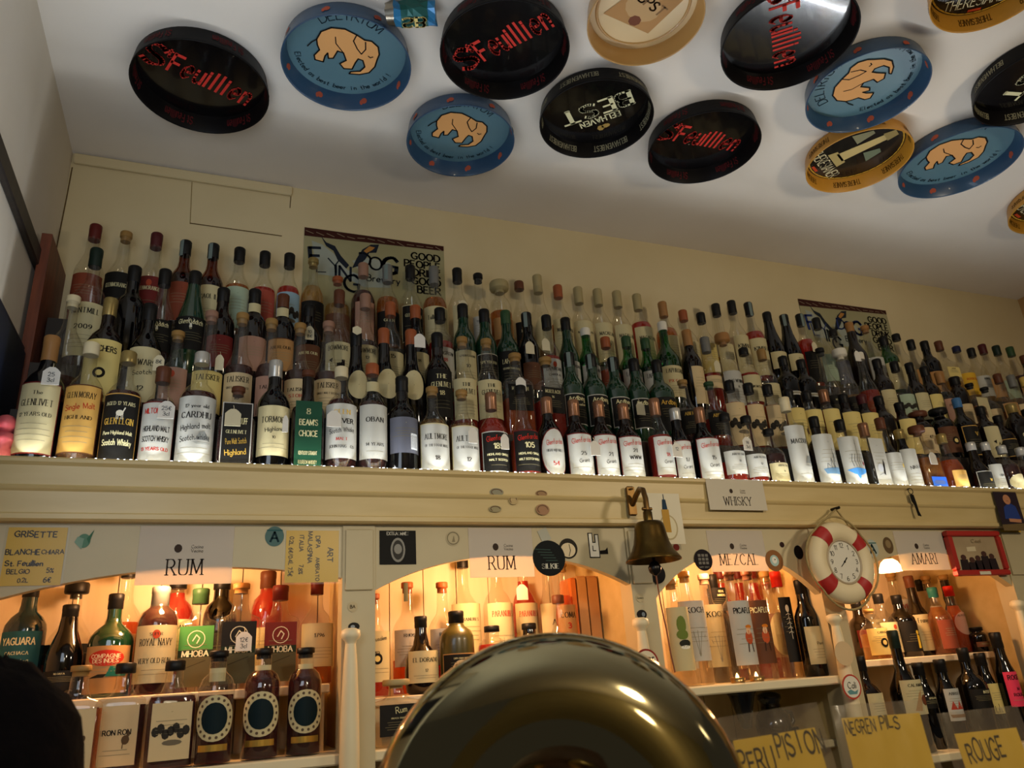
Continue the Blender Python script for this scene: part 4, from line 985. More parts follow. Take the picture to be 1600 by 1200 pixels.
# ------------------------------------------------------------------ trays on the ceiling
def tray_mats(kind):
    return {'F': (mat('tray_black', '0b090a', .16, coat=.5), mat('tray_rim_black', '0b090a', .45, spec=.15), ink('d03a30')), 'D': (mat('tray_blue', '577a86', .34, coat=.2), mat('tray_rim_blue', '2a4866', .34, coat=.2), ink('14202c')),
            'B': (mat('tray_black', '0b090a'), mat('tray_rim_black', '0b090a', .45, spec=.15), ink('e2dcae')), 'C': (noise_mat('tray_cream', 'd9bd8a', 'e3cb9e', 5, .35), mat('tray_rim_tan', 'b98f52', .35, coat=.2), ink('8a6a48')),
            'T': (mat('tray_black2', '14110d', .25, coat=.4), mat('tray_yellow', 'c0882a', .4), ink('d9c27a'))}[kind]
def beer_tray(kind, cx, cy, wpx, ang, label, Rfix=None):
    """px centre of the lip, its width, and the ceiling direction (deg) the lettering runs in"""
    h = .048; zl = Z_CEIL-h; P = at(cx, cy, Z=zl); A = at(cx-wpx/2, cy, Z=zl); Bq = at(cx+wpx/2, cy, Z=zl)
    R = float(np.linalg.norm(A-Bq))/2*.97
    R = Rfix or R
    base, rim, inkm = tray_mats(kind)
    o = thing('beer_tray', label, 'tray', (P[0], P[1], Z_CEIL-.0006), 'beer trays on the ceiling'); o.rotation_euler = (0, 0, ang)
    r0 = R*.93
    m = MB()
    m.lathe([(r0*.2, -.003), (r0, -.003)], base, 56, cap0=True, cap1=False, smooth=False)
    f = lambda u, v: (u*r0, -v*r0, -.0042)
    def ftop(e): return lambda u, v: (u*r0, -v*r0, -.0042-e)
    if kind == 'F':
        put_text(m, 'S', f, -.76, .0, .46, inkm, 'black'); put_text(m, 't', f, -.58, .18, .2, inkm, 'black')
        put_text(m, 'Feuillien', f, .17, 0, .42, inkm, 'black', 1.36)
    if kind == 'D':
        s_ = 'DELIRIUM'
        for i, ch in enumerate(s_):
            a = PI/2+.62-1.24*i/7; put_text(m, ch, f, .78*math.cos(a), .78*math.sin(a), .17, inkm, 'thin', rot=a-PI/2)
        s_ = 'Elected as best beer in the world !'
        for i, ch in enumerate(s_):
            a = PI+.25+(PI-.7)*i/(len(s_)-1); put_text(m, ch, f, .84*math.cos(a), .84*math.sin(a), .095, inkm, 'sans', rot=a+PI/2)
        body = [(-.52, .18), (-.46, .36), (-.30, .48), (-.08, .50), (.12, .42), (.26, .34), (.38, .34), (.50, .24), (.54, .08), (.52, -.04), (.50, -.22), (.42, -.38), (.26, -.46), (.08, -.48), (.10, -.43), (.26, -.38), (.33, -.26), (.28, -.12), (.20, -.10), (.16, -.20), (.12, -.36), (-.02, -.38), (-.10, -.28), (.0, -.18), (-.06, -.02), (-.16, .0), (-.22, -.18), (-.30, -.20), (-.32, -.08), (-.36, -.16), (-.38, -.30), (-.52, -.28), (-.54, -.18), (-.46, -.04), (-.50, .06)]
        peach = ink('e0a566')
        # fill as a fan of convex pieces
        for idx in ([0, 1, 2, 3, 4, 25, 33, 34], [4, 5, 6, 7, 8, 9, 17, 18, 24, 25], [9, 10, 16, 17], [10, 11, 15, 16], [11, 12, 13, 14, 15], [18, 19, 22, 23, 24], [19, 20, 21, 22], [25, 26, 27, 28], [28, 29, 32, 33, 25], [29, 30, 31, 32]):
            m.poly([ftop(.0002)(*body[i]) for i in idx], peach)
        put_lines(m, ftop(.0006), body+[body[0]], .026, INK)
        put_lines(m, ftop(.0006), [(.12, .42), (.08, .28), (.16, .12), (.24, .02), (.30, .14), (.28, .30)], .022, INK)
        put_lines(m, ftop(.0006), [(-.52, .18), (-.60, .10), (-.66, .0)], .02, INK); put_lines(m, ftop(.0006), [(.36, .0), (.40, -.03), (.44, .0)], .02, INK)
        put_lines(m, ftop(.0006), [(-.06, -.02), (-.2, .16), (-.22, .3)], .018, INK); put_lines(m, ftop(.0006), [(-.38, -.30), (-.52, -.28)], .02, INK)
    if kind == 'B':
        put_text(m, 'BEST', f, 0, .02, .36, inkm, 'heavy', 1.4); put_text(m, 'BELHAVEN', f, 0, .34, .15, inkm, 'bold', .8)
        put_poly(m, f, ellipse(-.05, .56, .09, .06, 8), ink('a88a4a')); put_poly(m, f, ellipse(.06, .58, .07, .08, 7), ink('a88a4a'))
    if kind == 'C':
        put_poly(m, f, [(-.5, -.55), (.55, -.35), (.45, .8), (-.35, .8)], ink('b98d5a')); put_poly(m, ftop(.0003), ellipse(0, 0, .38, .3, 14), ink('c9a574'))
        put_text(m, 'HUPST', ftop(.0005), 0, .15, .2, inkm, 'bold', .8); put_poly(m, ftop(.0004), ellipse(.1, -.3, .13, .12, 8), ink('7a4a36'))
        m.lathe([(r0*.84, -.003), (r0*.87, -.0075), (r0*.90, -.003)], rim, 56, cap0=False, cap1=False)
    if kind == 'T':
        put_poly(m, f, [(-.16, -.35), (.16, -.35), (.1, .62), (-.1, .62)], ink('c9b478')); put_poly(m, f, [(-.15, .62), (.15, .62), (.1, .86), (-.1, .86)], ink('a8945c'))
        put_poly(m, f, [(-.28, -.5), (.28, -.5), (.24, -.3), (-.24, -.3)], ink('b8a468')); put_poly(m, f, [(-.55, .1), (-.2, .1), (-.3, .5), (-.42, .5)], ink('8a8868')); put_poly(m, f, [(.2, .1), (.55, .05), (.45, .4), (.3, .42)], ink('6f7a62'))
        put_text(m, 'THERESIANER', f, 0, -.66, .24, ink('e0d4a8'), 'sans', 1.2); put_poly(m, f, [(-.12, -.92), (.12, -.92), (.12, -.86), (-.12, -.86)], ink('c84a24'))
        put_lines(m, f, [(.96*math.cos(2*PI*k/40), .96*math.sin(2*PI*k/40)) for k in range(41)], .03, ink('d8a83a'))
    m.build('tray_base', o)
    m = MB()
    pr = [(r0, -.002), (r0*1.005, -.006), (R*.985, -h+.003), (R, -h), (R*1.012, -h+.001), (R*1.008, -h+.005), (r0*1.04, -.003), (r0*1.02, 0)]
    m.lathe(pr, rim, 64, cap0=False, cap1=False)
    # marks round the rim, inside and outside
    def rimf(side, a0):
        def g(u, v):
            t = .5+v; z = -.006-(h-.012)*t; rr = r0*1.005+(R*.985-r0*1.005)*t
            rr = rr-.0008 if side == 'in' else rr+.0052
            a = a0+(u if side == 'in' else -u); return (rr*math.cos(a), rr*math.sin(a), z)
        return g
    for k in range(8 if kind == 'D' else 6):
        a = 2*PI*(k+.5)/(8 if kind == 'D' else 6)
        for side in ('in', 'out'):
            if kind == 'D': put_poly(m, rimf(side, a), ellipse(0, 0, .055, .22, 8), ink('b0553f')); put_poly(m, rimf(side, a), ellipse(.05, .1, .03, .2, 6), ink('b0553f'))
            if kind == 'F': put_text(m, 'St Feuillien', rimf(side, a), 0, 0, .55, ink('5a1a1c'), 'black', .5, aspect=.12)
            if kind == 'B': put_text(m, 'BELHAVEN BEST', rimf(side, a), 0, 0, .42, ink('8f8a70'), 'heavy', .75, aspect=.12)
            if kind == 'T': put_text(m, 'THERESIANER', rimf(side, a), 0, 0, .42, ink('5a3c10'), 'heavy', .7, aspect=.12)
    m.build('rim', o)
def cdir(a, b):
    A = at(*a, Z=Z_CEIL); B_ = at(*b, Z=Z_CEIL); return math.atan2(B_[1]-A[1], B_[0]-A[0])
beer_tray('F', 314, 141, 214, cdir((232, 85), (390, 158)), 'black tray with red gothic lettering, leftmost on the ceiling')
beer_tray('D', 542, 104, 206, cdir((470, 85), (610, 108)), 'blue tray with a peach elephant left of the crushed can')
beer_tray('F', 789, 84, 206, cdir((720, 100), (858, 30)), 'black tray with red gothic lettering right of the crushed can')
beer_tray('D', 720, 224, 172, cdir((660, 205), (780, 222)), 'smaller blue tray with a peach elephant below the crushed can')
beer_tray('C', 1009, 34, 184, cdir((970, 30), (1050, 40))+.5, 'cream tray with a faded tan print at the top centre')
beer_tray('B', 932, 190, 179, cdir((985, 150), (880, 186)), 'black tray with large cream letters upside down below the cream tray')
beer_tray('F', 1100, 234, 172, cdir((1040, 205), (1158, 226)), 'black tray with red gothic lettering right of the upside down lettered tray')
beer_tray('F', 1233, 66, 206, cdir((1222, 0), (1230, 105)), 'black tray with red lettering running downward and a pale glare')
beer_tray('D', 1355, 146, 193, cdir((1285, 178), (1312, 105)), 'blue elephant tray turned on its side beside the glaring black tray', 0.153)
beer_tray('T', 1342, 254, 169, cdir((1282, 235), (1320, 285)), 'yellow rimmed black tray with a lighthouse', 0.150)
beer_tray('D', 1499, 258, 174, cdir((1440, 262), (1555, 228)), 'blue elephant tray right of the lighthouse tray', 0.170)
beer_tray('T', 1555, -22, 180, cdir((1500, 0), (1590, -20)), 'yellow rimmed tray cut by the top right corner')
beer_tray('B', 1622, 136, 188, cdir((1600, 90), (1540, 150)), 'black lettered tray cut by the right edge', 0.152)
beer_tray('C', 618, -78, 168, 0.3, 'tan tray just showing at the top edge above the crushed can')
beer_tray('T', 1668, 322, 150, 0.3, 'yellow tray just showing at the right edge below the others')
# crushed can stuck to the ceiling
P = at(648, 22, Z=Z_CEIL-.03); o = thing('crushed_can', 'crushed blue and green can with gold marks stuck among the ceiling trays', 'can', (P[0], P[1], Z_CEIL-.028)); o.rotation_euler = (0, 0, -.35)
canb = noise_mat('can_blue', '1a5f96', '2f86b8', 6, .3, coat=.3, metal=.3); cang = mat('can_green', '1d5f5a', .35, .3)
rows = []; rr = random.Random(3)
for i in range(9):
    x = -.062+.124*i/8; k = .026 if 0 < i < 8 else .021
    rows.append([(x+rr.uniform(-.003, .003), k*(1+rr.uniform(-.16, .1))*math.cos(2*PI*j/12)*1.15, k*(1+rr.uniform(-.2, .1))*math.sin(2*PI*j/12)) for j in range(12)])
m = MB(); m.grid(rows[1:8], canb, closed=True, smooth=False); m.poly(rows[1][::-1], canb); m.poly(rows[7], canb)
f = lambda u, v: (u, v, -.0315)
m.build('can_body', o)
m = MB(); m.grid([[(p[0], p[1]*1.03, p[2]*1.03-.0005) for p in r][5:12] for r in rows[2:7]], cang, smooth=False); put_text(m, 'SB', f, 0, -.004, .026, ink('d8c47a'), 'heavy'); m.build('can_wrap', o)
m = MB(); m.grid([rows[0], rows[1]], mat('can_metal', 'a8a294', .3, 1.0), closed=True); m.poly(rows[0][::-1], mat('can_metal')); m.build('can_lid', o)

# ------------------------------------------------------------------ paper, stickers and things on the front of the bar back
Y1 = Y_F-.0012; Y_C = 1.5985
def card(name, label, cat, box, Y, m_paper, draw=None, th=.0006, parent=None, shear=0.0, mk=None):
    """box = left, top, right, bottom of the card in the picture, measured on the plane Y; draw works in metres from its centre"""
    a = at(box[0], (box[1]+box[3])/2, Y=Y); b = at(box[2], (box[1]+box[3])/2, Y=Y); cx_ = (box[0]+box[2])/2
    t = at(cx_, box[1], Y=Y); d = at(cx_, box[3], Y=Y); W = b[0]-a[0]; H = t[2]-d[2]; c_ = ((a[0]+b[0])/2, Y, (t[2]+d[2])/2)
    m = MB(); hw, hh = W/2, H/2
    P = [(-hw, -hh), (hw, -hh), (hw, hh), (-hw, hh)]
    m.poly([(x, 0, z) for x, z in P], m_paper); m.poly([(x, th, z) for x, z in P][::-1], m_paper); m.grid([[(x, 0, z) for x, z in P], [(x, th, z) for x, z in P]], m_paper, closed=True, smooth=False)
    if draw: draw(m, lambda u, v: (u, -.0004, v), hw, hh)
    o = m.build(name, None, c_)
    if shear: o.rotation_euler = (0, shear, 0)
    return tag(o, label, cat)
signp = paper_mat('sign_paper', 'e8decd', .46)
def sign_draw(txt, low=.62, style='sign'):
    def d(m, f, hw, hh):
        put_text(m, txt, f, 0, -hh*.42, hh*.52, ink('2c1f16'), style, hw*1.5, aspect=.74)
        put_poly(m, f, ellipse(-hw*.18, hh*.22, hh*.13, hh*.15, 10), ink('3a2c22'))
        put_text(m, 'Cocina', f, hw*.22, hh*.28, hh*.11, ink('4a3a2c'), 'script', hw*.5); put_text(m, 'Vecina', f, hw*.22, hh*.14, hh*.11, ink('4a3a2c'), 'script', hw*.5)
    return d
card('paper_sign', 'white paper sign reading RUM on the leftmost arch', 'sign', (215, 822, 364, 913), Y1, signp, sign_draw('RUM'))
card('paper_sign', 'white paper sign reading RUM beside the black disc sticker', 'sign', (733, 825, 833, 902), Y1, signp, sign_draw('RUM'))
card('paper_sign', 'white paper sign reading MEZCAL between two round stickers', 'sign', (1108, 829, 1196, 893), Y1, signp, sign_draw('MEZCAL'))
card('paper_sign', 'white paper sign reading AMARI beside the lit lamp', 'sign', (1402, 830, 1478, 891), Y1, signp, sign_draw('AMARI'))
card('paper_sign', 'white paper sign reading WHISKY on the cornice', 'sign', (1106, 749, 1195, 797), Y_C-.006, paper_mat('sign_paper2', 'd2c8b2', .12), sign_draw('WHISKY'))
yel = mat('yellow_card', 'e0b838', .7, spec=.1); yel2 = mat('yellow_card2', 'cfa83e', .7, spec=.1)
plast = glass_mat('clear_plastic', (.96, .95, .92), rough=.3, base=.015, edge=.2, haze=.015)
def sleeve(name, label, box, Y, lines, rot=0.0, inset=.06):
    o = card(name, label, 'price card', box, Y, yel2)
    me = o.data; hw = max(v.co.x for v in me.vertices); hh = max(v.co.z for v in me.vertices)
    m = MB(); f = lambda u, v: (u*math.cos(rot)-v*math.sin(rot), -.0006, u*math.sin(rot)+v*math.cos(rot))
    a, b = (hw, hh) if abs(rot) < .1 else (hh, hw)
    for (s_, u, v, h, st) in lines: put_text(m, s_, f, u*a, v*b, h*b, INK, st, jit=.08, align='c', maxw=a*1.5)
    m.build('handwriting', o)
    m = MB(); e = .004; m.grid([[(-hw-e, -.0016, -hh-e), (hw+e, -.0016, -hh-e)], [(-hw-e, -.0016, hh+e), (hw+e, -.0016, hh+e)]], plast, smooth=False); m.build('plastic_sleeve', o)
    return o
sleeve('beer_card', 'upright yellow handwritten beer card at the left end of the frieze', (6, 824, 100, 915), Y1-.001, [('GRISETTE', -.05, .76, .2, 'marker'), ('BLANCHE', -.4, .14, .17, 'marker'), ('CHIARA', .6, .14, .14, 'marker'), ('St. Feuillien', -.3, -.24, .18, 'marker'), ('BELGIO', -.45, -.52, .15, 'marker'), ('5%', .6, -.5, .15, 'marker'), ('0.2L', -.25, -.82, .13, 'marker'), ('6€', .55, -.82, .16, 'marker')])
sleeve('beer_card', 'yellow handwritten beer card turned sideways beside the left pier', (446, 829, 529, 910), Y1-.001, [('ART', -.05, .68, .2, 'marker'), ('DIPA', -.55, .2, .16, 'marker'), ('AMBRATO', .5, .2, .13, 'marker'), ('MALASPINA', -.35, -.1, .16, 'marker'), ('ITALIA', -.5, -.42, .15, 'marker'), ('7.8%', .5, -.42, .14, 'marker'), ('0.2L 6€/0.4L 7.5€', 0, -.8, .15, 'marker')], rot=-PI/2)
def disc(label, cx, cy, r, colr, Y=None, draw=None, name='sticker', sy=1.0, group=None, th=.0005):
    Y = Y if Y is not None else Y1; p = at(cx, cy, Y=Y); m = MB(); mm = colr if not isinstance(colr, str) else mat('st_'+colr, colr, .6, spec=.12); n = 28
    P = [(r*math.cos(2*PI*k/n), r*sy*math.sin(2*PI*k/n)) for k in range(n)]
    m.poly([(x, 0, z) for x, z in P], mm); m.grid([[(x, 0, z) for x, z in P], [(x, th, z) for x, z in P]], mm, closed=True, smooth=False)
    if draw: draw(m, lambda u, v: (u, -.0004, v), r, r*sy)
    return tag(m.build(name, None, tuple(p)), label, 'sticker', group)
def up(f, e=.0003): return lambda u, v: (f(u, v)[0], f(u, v)[1]-e, f(u, v)[2])
def d_silk(m, f, a, b):
    for k in range(5): put_lines(m, f, [(-a*.8+k*.006, b*(.5-.16*k)), (a*(.1+.1*k), b*(.46-.15*k))], .0022, ink('33453f'))
    put_text(m, 'SILKIE', f, a*.05, -b*.45, b*.26, ink('e0dcc8'), 'serif', a*1.2)
disc('large black disc sticker with pale letters beside the second rum sign', 858, 872, .0405, '101414', Y1-.0012, d_silk)
p = at(850, 838, Y=Y1-.001)
card('paper_leaf', 'curled paper strip above the large black disc sticker', 'sticker', (843, 826, 858, 846), Y1-.0004, mat('leaf_paper', 'a9a896', .6), shear=-.4)
def d_peach(m, f, a, b):
    put_poly(m, up(f), ellipse(-a*.05, -b*.15, a*.8, b*.7), ink('d9c6a0')); put_lines(m, up(f, .0006), [(a*.1, b*.4), (a*.2, -b*.2), (0, -b*.75)], .0015, INK)
disc('black and cream bottom shaped sticker right of the large black disc', 888, 857, .0235, '2a241c', Y1, d_peach)
def d_hand(m, f, a, b):
    w = ink('e8e2cf'); o_ = .0022
    for (x0, z0, x1, z1) in [(-.5, -.8, .4, .0), (-.5, 0, -.2, .9), (.14, 0, .4, .8), (-.2, 0, .14, .22)]:
        put_poly(m, f, [(a*x0-o_, b*z0-o_), (a*x1+o_, b*z0-o_), (a*x1+o_, b*z1+o_), (a*x0-o_, b*z1+o_)], INK)
    for (x0, z0, x1, z1) in [(-.5, -.8, .4, .0), (-.5, 0, -.2, .9), (.14, 0, .4, .8), (-.2, 0, .14, .22)]:
        put_poly(m, up(f), [(a*x0, b*z0), (a*x1, b*z0), (a*x1, b*z1), (a*x0, b*z1)], w)
    put_lines(m, up(f, .0006), [(-a*.2, 0), (-a*.2, -b*.35), (a*.1, -b*.35)], .002, INK); put_poly(m, f, [(a*.5, -b*.6), (a*1.3, -b*.6), (a*1.3, -b*.1), (a*1.05, -b*.3), (a*.5, -b*.35)], INK)
pp = at(929, 853, Y=Y1); m = MB(); d_hand(m, lambda u, v: (u, 0, v), .026, .032); tag(m.build('sticker', None, tuple(pp)), 'white hand sign sticker with two raised fingers left of the bell', 'sticker')
def d_extra(m, f, hw, hh):
    put_poly(m, f, ellipse(0, -hh*.15, hw*.4, hh*.72, 20), ink('8d8a80')); put_poly(m, up(f), ellipse(0, -hh*.15, hw*.3, hh*.58, 20), ink('3a3833')); put_poly(m, up(f, .0006), ellipse(0, -hh*.1, hw*.22, hh*.3, 12), ink('8d8a80')); put_text(m, 'EXTRAOMNES', f, 0, hh*.82, hh*.18, ink('cfcab8'), 'bold', hw*1.2)
card('sticker', 'square black sticker with a grey oval emblem on the second arch', 'sticker', (593, 829, 650, 882), Y1, mat('st_black', '191815', .6, spec=.12), d_extra)
disc('faint round grey stamp sticker right of the square black sticker', 708, 841, .0165, 'b9ab88', Y1, lambda m, f, a, b: (put_lines(m, f, [(a*.8*math.cos(2*PI*k/20), b*.8*math.sin(2*PI*k/20)) for k in range(21)], .0022, ink('94886a')), put_poly(m, f, [(-a*.2, -b*.5), (a*.25, -b*.5), (a*.1, b*.4)], ink('8d8164'))))
def d_mez1(m, f, a, b):
    for i in range(3):
        for j in range(3): put_poly(m, f, [(a*(-.55+.4*i), b*(-.4+.35*j)), (a*(-.25+.4*i), b*(-.4+.35*j)), (a*(-.25+.4*i), b*(-.15+.35*j)), (a*(-.55+.4*i), b*(-.15+.35*j))], ink('77736a'))
    put_text(m, 'HAPPY SPIRITS', f, 0, -b*.66, b*.14, ink('9a958a'), 'bold', a*1.1)
disc('dark round sticker with grey squares left of the mezcal sign', 1099, 875, .0265, '1c1517', Y1-.0012, d_mez1)
disc('brown round sticker with a pale figure right of the mezcal sign', 1210, 876, .0275, '8a5c34', Y1-.0012, lambda m, f, a, b: (put_poly(m, f, ellipse(0, 0, a*.5, b*.52), ink('a8c4bc')), put_poly(m, up(f), ellipse(0, b*.05, a*.28, b*.32), ink('e6e2d4')), put_poly(m, up(f, .0006), ellipse(a*.06, b*.1, a*.07, b*.07, 8), INK)))
disc('small dark maroon dot sticker above the brown round sticker', 1222, 851, .0072, '2c1716')
disc('plain black dot sticker left of the life ring clock', 1248, 863, .0145, '12100f', sy=1.25)
disc('small red shield sticker beside the bell', 1057, 855, .0085, '8c3026')
disc('black disc sticker behind the clapper of the bell', 1027, 897, .0225, '14100e', Y1-.004)
def d_A(m, f, a, b):
    put_text(m, 'A', f, 0, -b*.05, b*.95, ink('132c30'), 'bold'); put_lines(m, f, [(-a*.8, b*.6), (a*.8, b*.6)], .0025, ink('2c5a58'))
disc('teal shield sticker with a letter A left of the sideways card', 429, 838, .0185, '54706a', Y1, d_A, sy=1.1)
disc('faded green figure sticker right of the leftmost yellow card', 131, 845, .011, '5c8068', Y1, lambda m, f, a, b: (put_poly(m, f, [(-a*1.4, -b*.2), (-a*.2, -b*1.2), (0, b*.3), (-a, b*.6)], ink('7f9a84')), put_poly(m, f, [(a*.4, b*.3), (a*1.4, b*1.6), (a*.8, -b*.4)], ink('3f6a50'))), sy=1.2)
disc('pale blue round sticker with a letter A between clock and lamp', 1363, 857, .0215, 'a9b2a8', Y1, d_A, sy=1.15)
disc('dark tan oval sticker directly above the lit lamp', 1388, 852, .0175, '5f4a30', Y1, lambda m, f, a, b: put_poly(m, f, ellipse(0, b*.15, a*.55, b*.5), ink('8a7450')), sy=1.3)
disc('black half moon sticker right of the amari sign', 1474, 846, .017, '14120f', Y1+.0004, sy=1.4)
disc('dark blue edged disc sticker left of the red framed photo', 1486, 848, .013, '1c2030', Y1, lambda m, f, a, b: put_poly(m, f, ellipse(0, 0, a*.6, b*.6), ink('9a947e')), sy=1.4)
disc('small dark red sticker at the right edge of the frieze', 1596, 853, .012, '5c1c22', Y1-.004)
# worn stickers on the cornice
for (x_, y_, r_, c_, s_, lab_) in [(776, 769, .017, '8f8a72', .55, 'worn grey sticker on the cornice above the second rum sign'), (802, 781, .011, 'b8a070', 1, 'small worn ring sticker on the cornice beside the grey one'), (774, 795, .015, '9a8e6a', .5, 'torn sticker remains low on the cornice above the second rum sign'), (846, 771, .015, '9a7a56', .5, 'worn red brown sticker high on the cornice'), (848, 796, .017, 'a07a5a', .75, 'torn red ring sticker low on the cornice')]:
    disc(lab_, x_, y_, r_, c_, 1.6008 if y_ < 785 else 1.6022, lambda m, f, a, b: put_lines(m, f, [(a*.75*math.cos(k*.5), b*.75*math.sin(k*.5)) for k in range(9)], .0018, ink('6d5238')), sy=s_)
# pier stickers
def pier_st(px_, py_, r_, c_, lab_, dr=None, Y=1.6245, sy=1.0): disc(lab_, px_, py_, r_, c_, Y, dr, sy=sy)
pier_st(551, 948, .010, 'bfae88', 'small faded lettered sticker at the top of the left pier', lambda m, f, a, b: put_text(m, 'BA', f, 0, 0, b*.6, ink('5a4a34'), 'bold'))
pier_st(553, 979, .0115, '26241f', 'small dark bird sticker above the collar of the left column', lambda m, f, a, b: put_poly(m, f, ellipse(-a*.2, 0, a*.4, b*.4, 8), ink('8f9aa0')), sy=.7)
pier_st(1000, 934, .010, 'c2b28c', 'small green lettered sticker on the pier under the bell', lambda m, f, a, b: put_text(m, 'Gamera', f, 0, 0, b*.45, ink('4a5a44'), 'script', a*1.7))
pier_st(1003, 960, .013, '1e1c1b', 'small black leaf sticker on the pier under the bell', lambda m, f, a, b: put_poly(m, f, ellipse(a*.3, 0, a*.35, b*.5, 8), ink('7c8890')), sy=.8)
def d_ringt(txt, ringc, inner):
    def d(m, f, a, b):
        put_poly(m, f, ellipse(0, 0, a*.86, b*.86, 24), ink(inner)); put_text(m, txt, up(f), 0, b*.12, b*.5, INK, 'script' if txt == 'Cali' else 'bold', a*1.3)
        if txt == 'Cali': put_poly(m, up(f), [(-a*.6, -b*.35), (-a*.2, -b*.2), (a*.2, -b*.4), (a*.6, -b*.25), (a*.4, -b*.6), (-a*.4, -b*.6)], ink('5f8a8a'))
        else: put_poly(m, up(f), [(a*.3, -b*.5), (a*.75, -b*.3), (a*.7, b*.1), (a*.35, b*.05)], INK)
    return d
pier_st(1011, 1036, .030, '8c2a22', 'round white sticker with red edge low on the pier under the bell', d_ringt('VERDE', '8c2a22', 'd8cdb0'), 1.575)
pier_st(1331, 1073, .0285, 'b04030', 'round sticker with red edge and blue waves on the right column', d_ringt('Cali', 'b04030', 'd9d2c0'), 1.575)
pier_st(1319, 1021, .0285, 'cdb086', 'plain beige disc on the right column above the red edged sticker', None, 1.575)
# white card with a bottle drawing behind the bell
def d_botl(m, f, hw, hh):
    put_poly(m, f, ellipse(hw*.1, -hh*.35, hw*.55, hh*.5, 20), ink('b4a47c')); put_poly(m, up(f), ellipse(hw*.1, -hh*.35, hw*.46, hh*.44, 20), ink('d9cfae'))
    put_poly(m, up(f, .0005), [(-hw*.22, -hh*.55), (hw*.22, -hh*.55), (hw*.22, hh*.35), (-hw*.22, hh*.35)], ink('b78d3e')); put_poly(m, up(f, .0005), [(-hw*.16, hh*.35), (hw*.16, hh*.35), (hw*.1, hh*.75), (-hw*.1, hh*.75)], ink('22384a'))
    put_lines(m, up(f, .0005), [(0, hh*.75), (0, hh*.95)], .002, ink('22384a'))
card('picture_card', 'white card with a drawn bottle hanging behind the bell', 'card', (1015, 771, 1066, 850), 1.5925, mat('card_white', 'd6ccb0', .6), d_botl)
# photo of a man, note under it, framed group photo
def d_mphoto(m, f, hw, hh):
    put_poly(m, f, [(-hw*.6, -hh*.4), (hw*.75, -hh*.4), (hw*.6, hh*.25), (hw*.1, hh*.45), (-hw*.45, hh*.2)], ink('2b3f7c')); put_poly(m, up(f), ellipse(hw*.0, hh*.6, hw*.32, hh*.26, 14), ink('b8805c'))
    put_poly(m, up(f), [(-hw*.3, -hh*.55), (hw*.7, -hh*.6), (hw*.75, -hh*.42), (-hw*.3, -hh*.38)], ink('b8805c')); put_poly(m, f, [(-hw, -hh), (hw, -hh), (hw, -hh*.62), (-hw, -hh*.7)], ink('6d5a3a'))
    put_lines(m, up(f, .0006), [(-hw*.08, hh*.53), (hw*.1, hh*.52)], .0012, ink('6a3a28'))
card('photo_print', 'photo print of a person in a blue shirt, at the cornice\'s right end', 'photo', (1560, 769, 1596, 829), 1.5925, mat('photo_dark', '2a1c22', .3, coat=.3), d_mphoto)
card('paper_note', 'plain yellow note under the photo print at the right edge', 'note', (1566, 826, 1598, 852), Y1-.004, yel2)
q0 = at(1487, 865, Y=1.612); q1 = at(1572, 865, Y=1.612); qt = at(1528, 829, Y=1.612); qb = at(1528, 899, Y=1.612)
fw, fh = (q1[0]-q0[0])/2*.97, (qt[2]-qb[2])/2
o = thing('framed_photo', 'red framed group photo hanging at the right end of the frieze', 'framed photo', ((q0[0]+q1[0])/2, 1.612, (qt[2]+qb[2])/2))
redf = mat('red_frame', 'a8281c', .4, coat=.2); m = MB(); b_ = .016
m.box(-fw, fw, 0, .016, fh-b_, fh, redf, .003); m.box(-fw, fw, 0, .016, -fh, -fh+b_, redf, .003); m.box(-fw, -fw+b_, 0, .016, -fh+b_, fh-b_, redf, .003); m.box(fw-b_, fw, 0, .016, -fh+b_, fh-b_, redf, .003); fr = m.build('frame', o)
m = MB(); iw, ih = fw-b_, fh-b_; pm = noise_mat('photo_tan', 'a08a68', 'b8a27c', 8, .4)
m.poly([(-iw, .008, -ih), (iw, .008, -ih), (iw, .008, ih), (-iw, .008, ih)], pm); f = lambda u, v: (u*iw, .0074, v*ih)
for k, (u, v) in enumerate([(-.65, -.25), (-.3, -.4), (-.02, -.3), (.3, -.05), (.62, -.2)]):
    put_poly(m, f, [(u-.2, -1), (u+.2, -1), (u+.16, v-.12), (u-.16, v-.12)], ink('2a2020')); put_poly(m, up(f, .0004), ellipse(u, v, .12, .17, 10), ink('4a3028'))
put_poly(m, f, [(-.4, .1), (0, .12), (0, .4), (-.4, .36)], ink('cdbd98')); put_text(m, 'Caol', f, .1, .72, .2, ink('8a7450'), 'script'); m.build('photo', o)
m = MB(); m.poly([(-.02, -.0006, -fh+.002), (.024, -.0006, -fh+.002), (.024, -.0006, -fh+.011), (-.02, -.0006, -fh+.011)], mat('plate_white', 'd6ccb0', .5)); m.build('name_plate', fr)
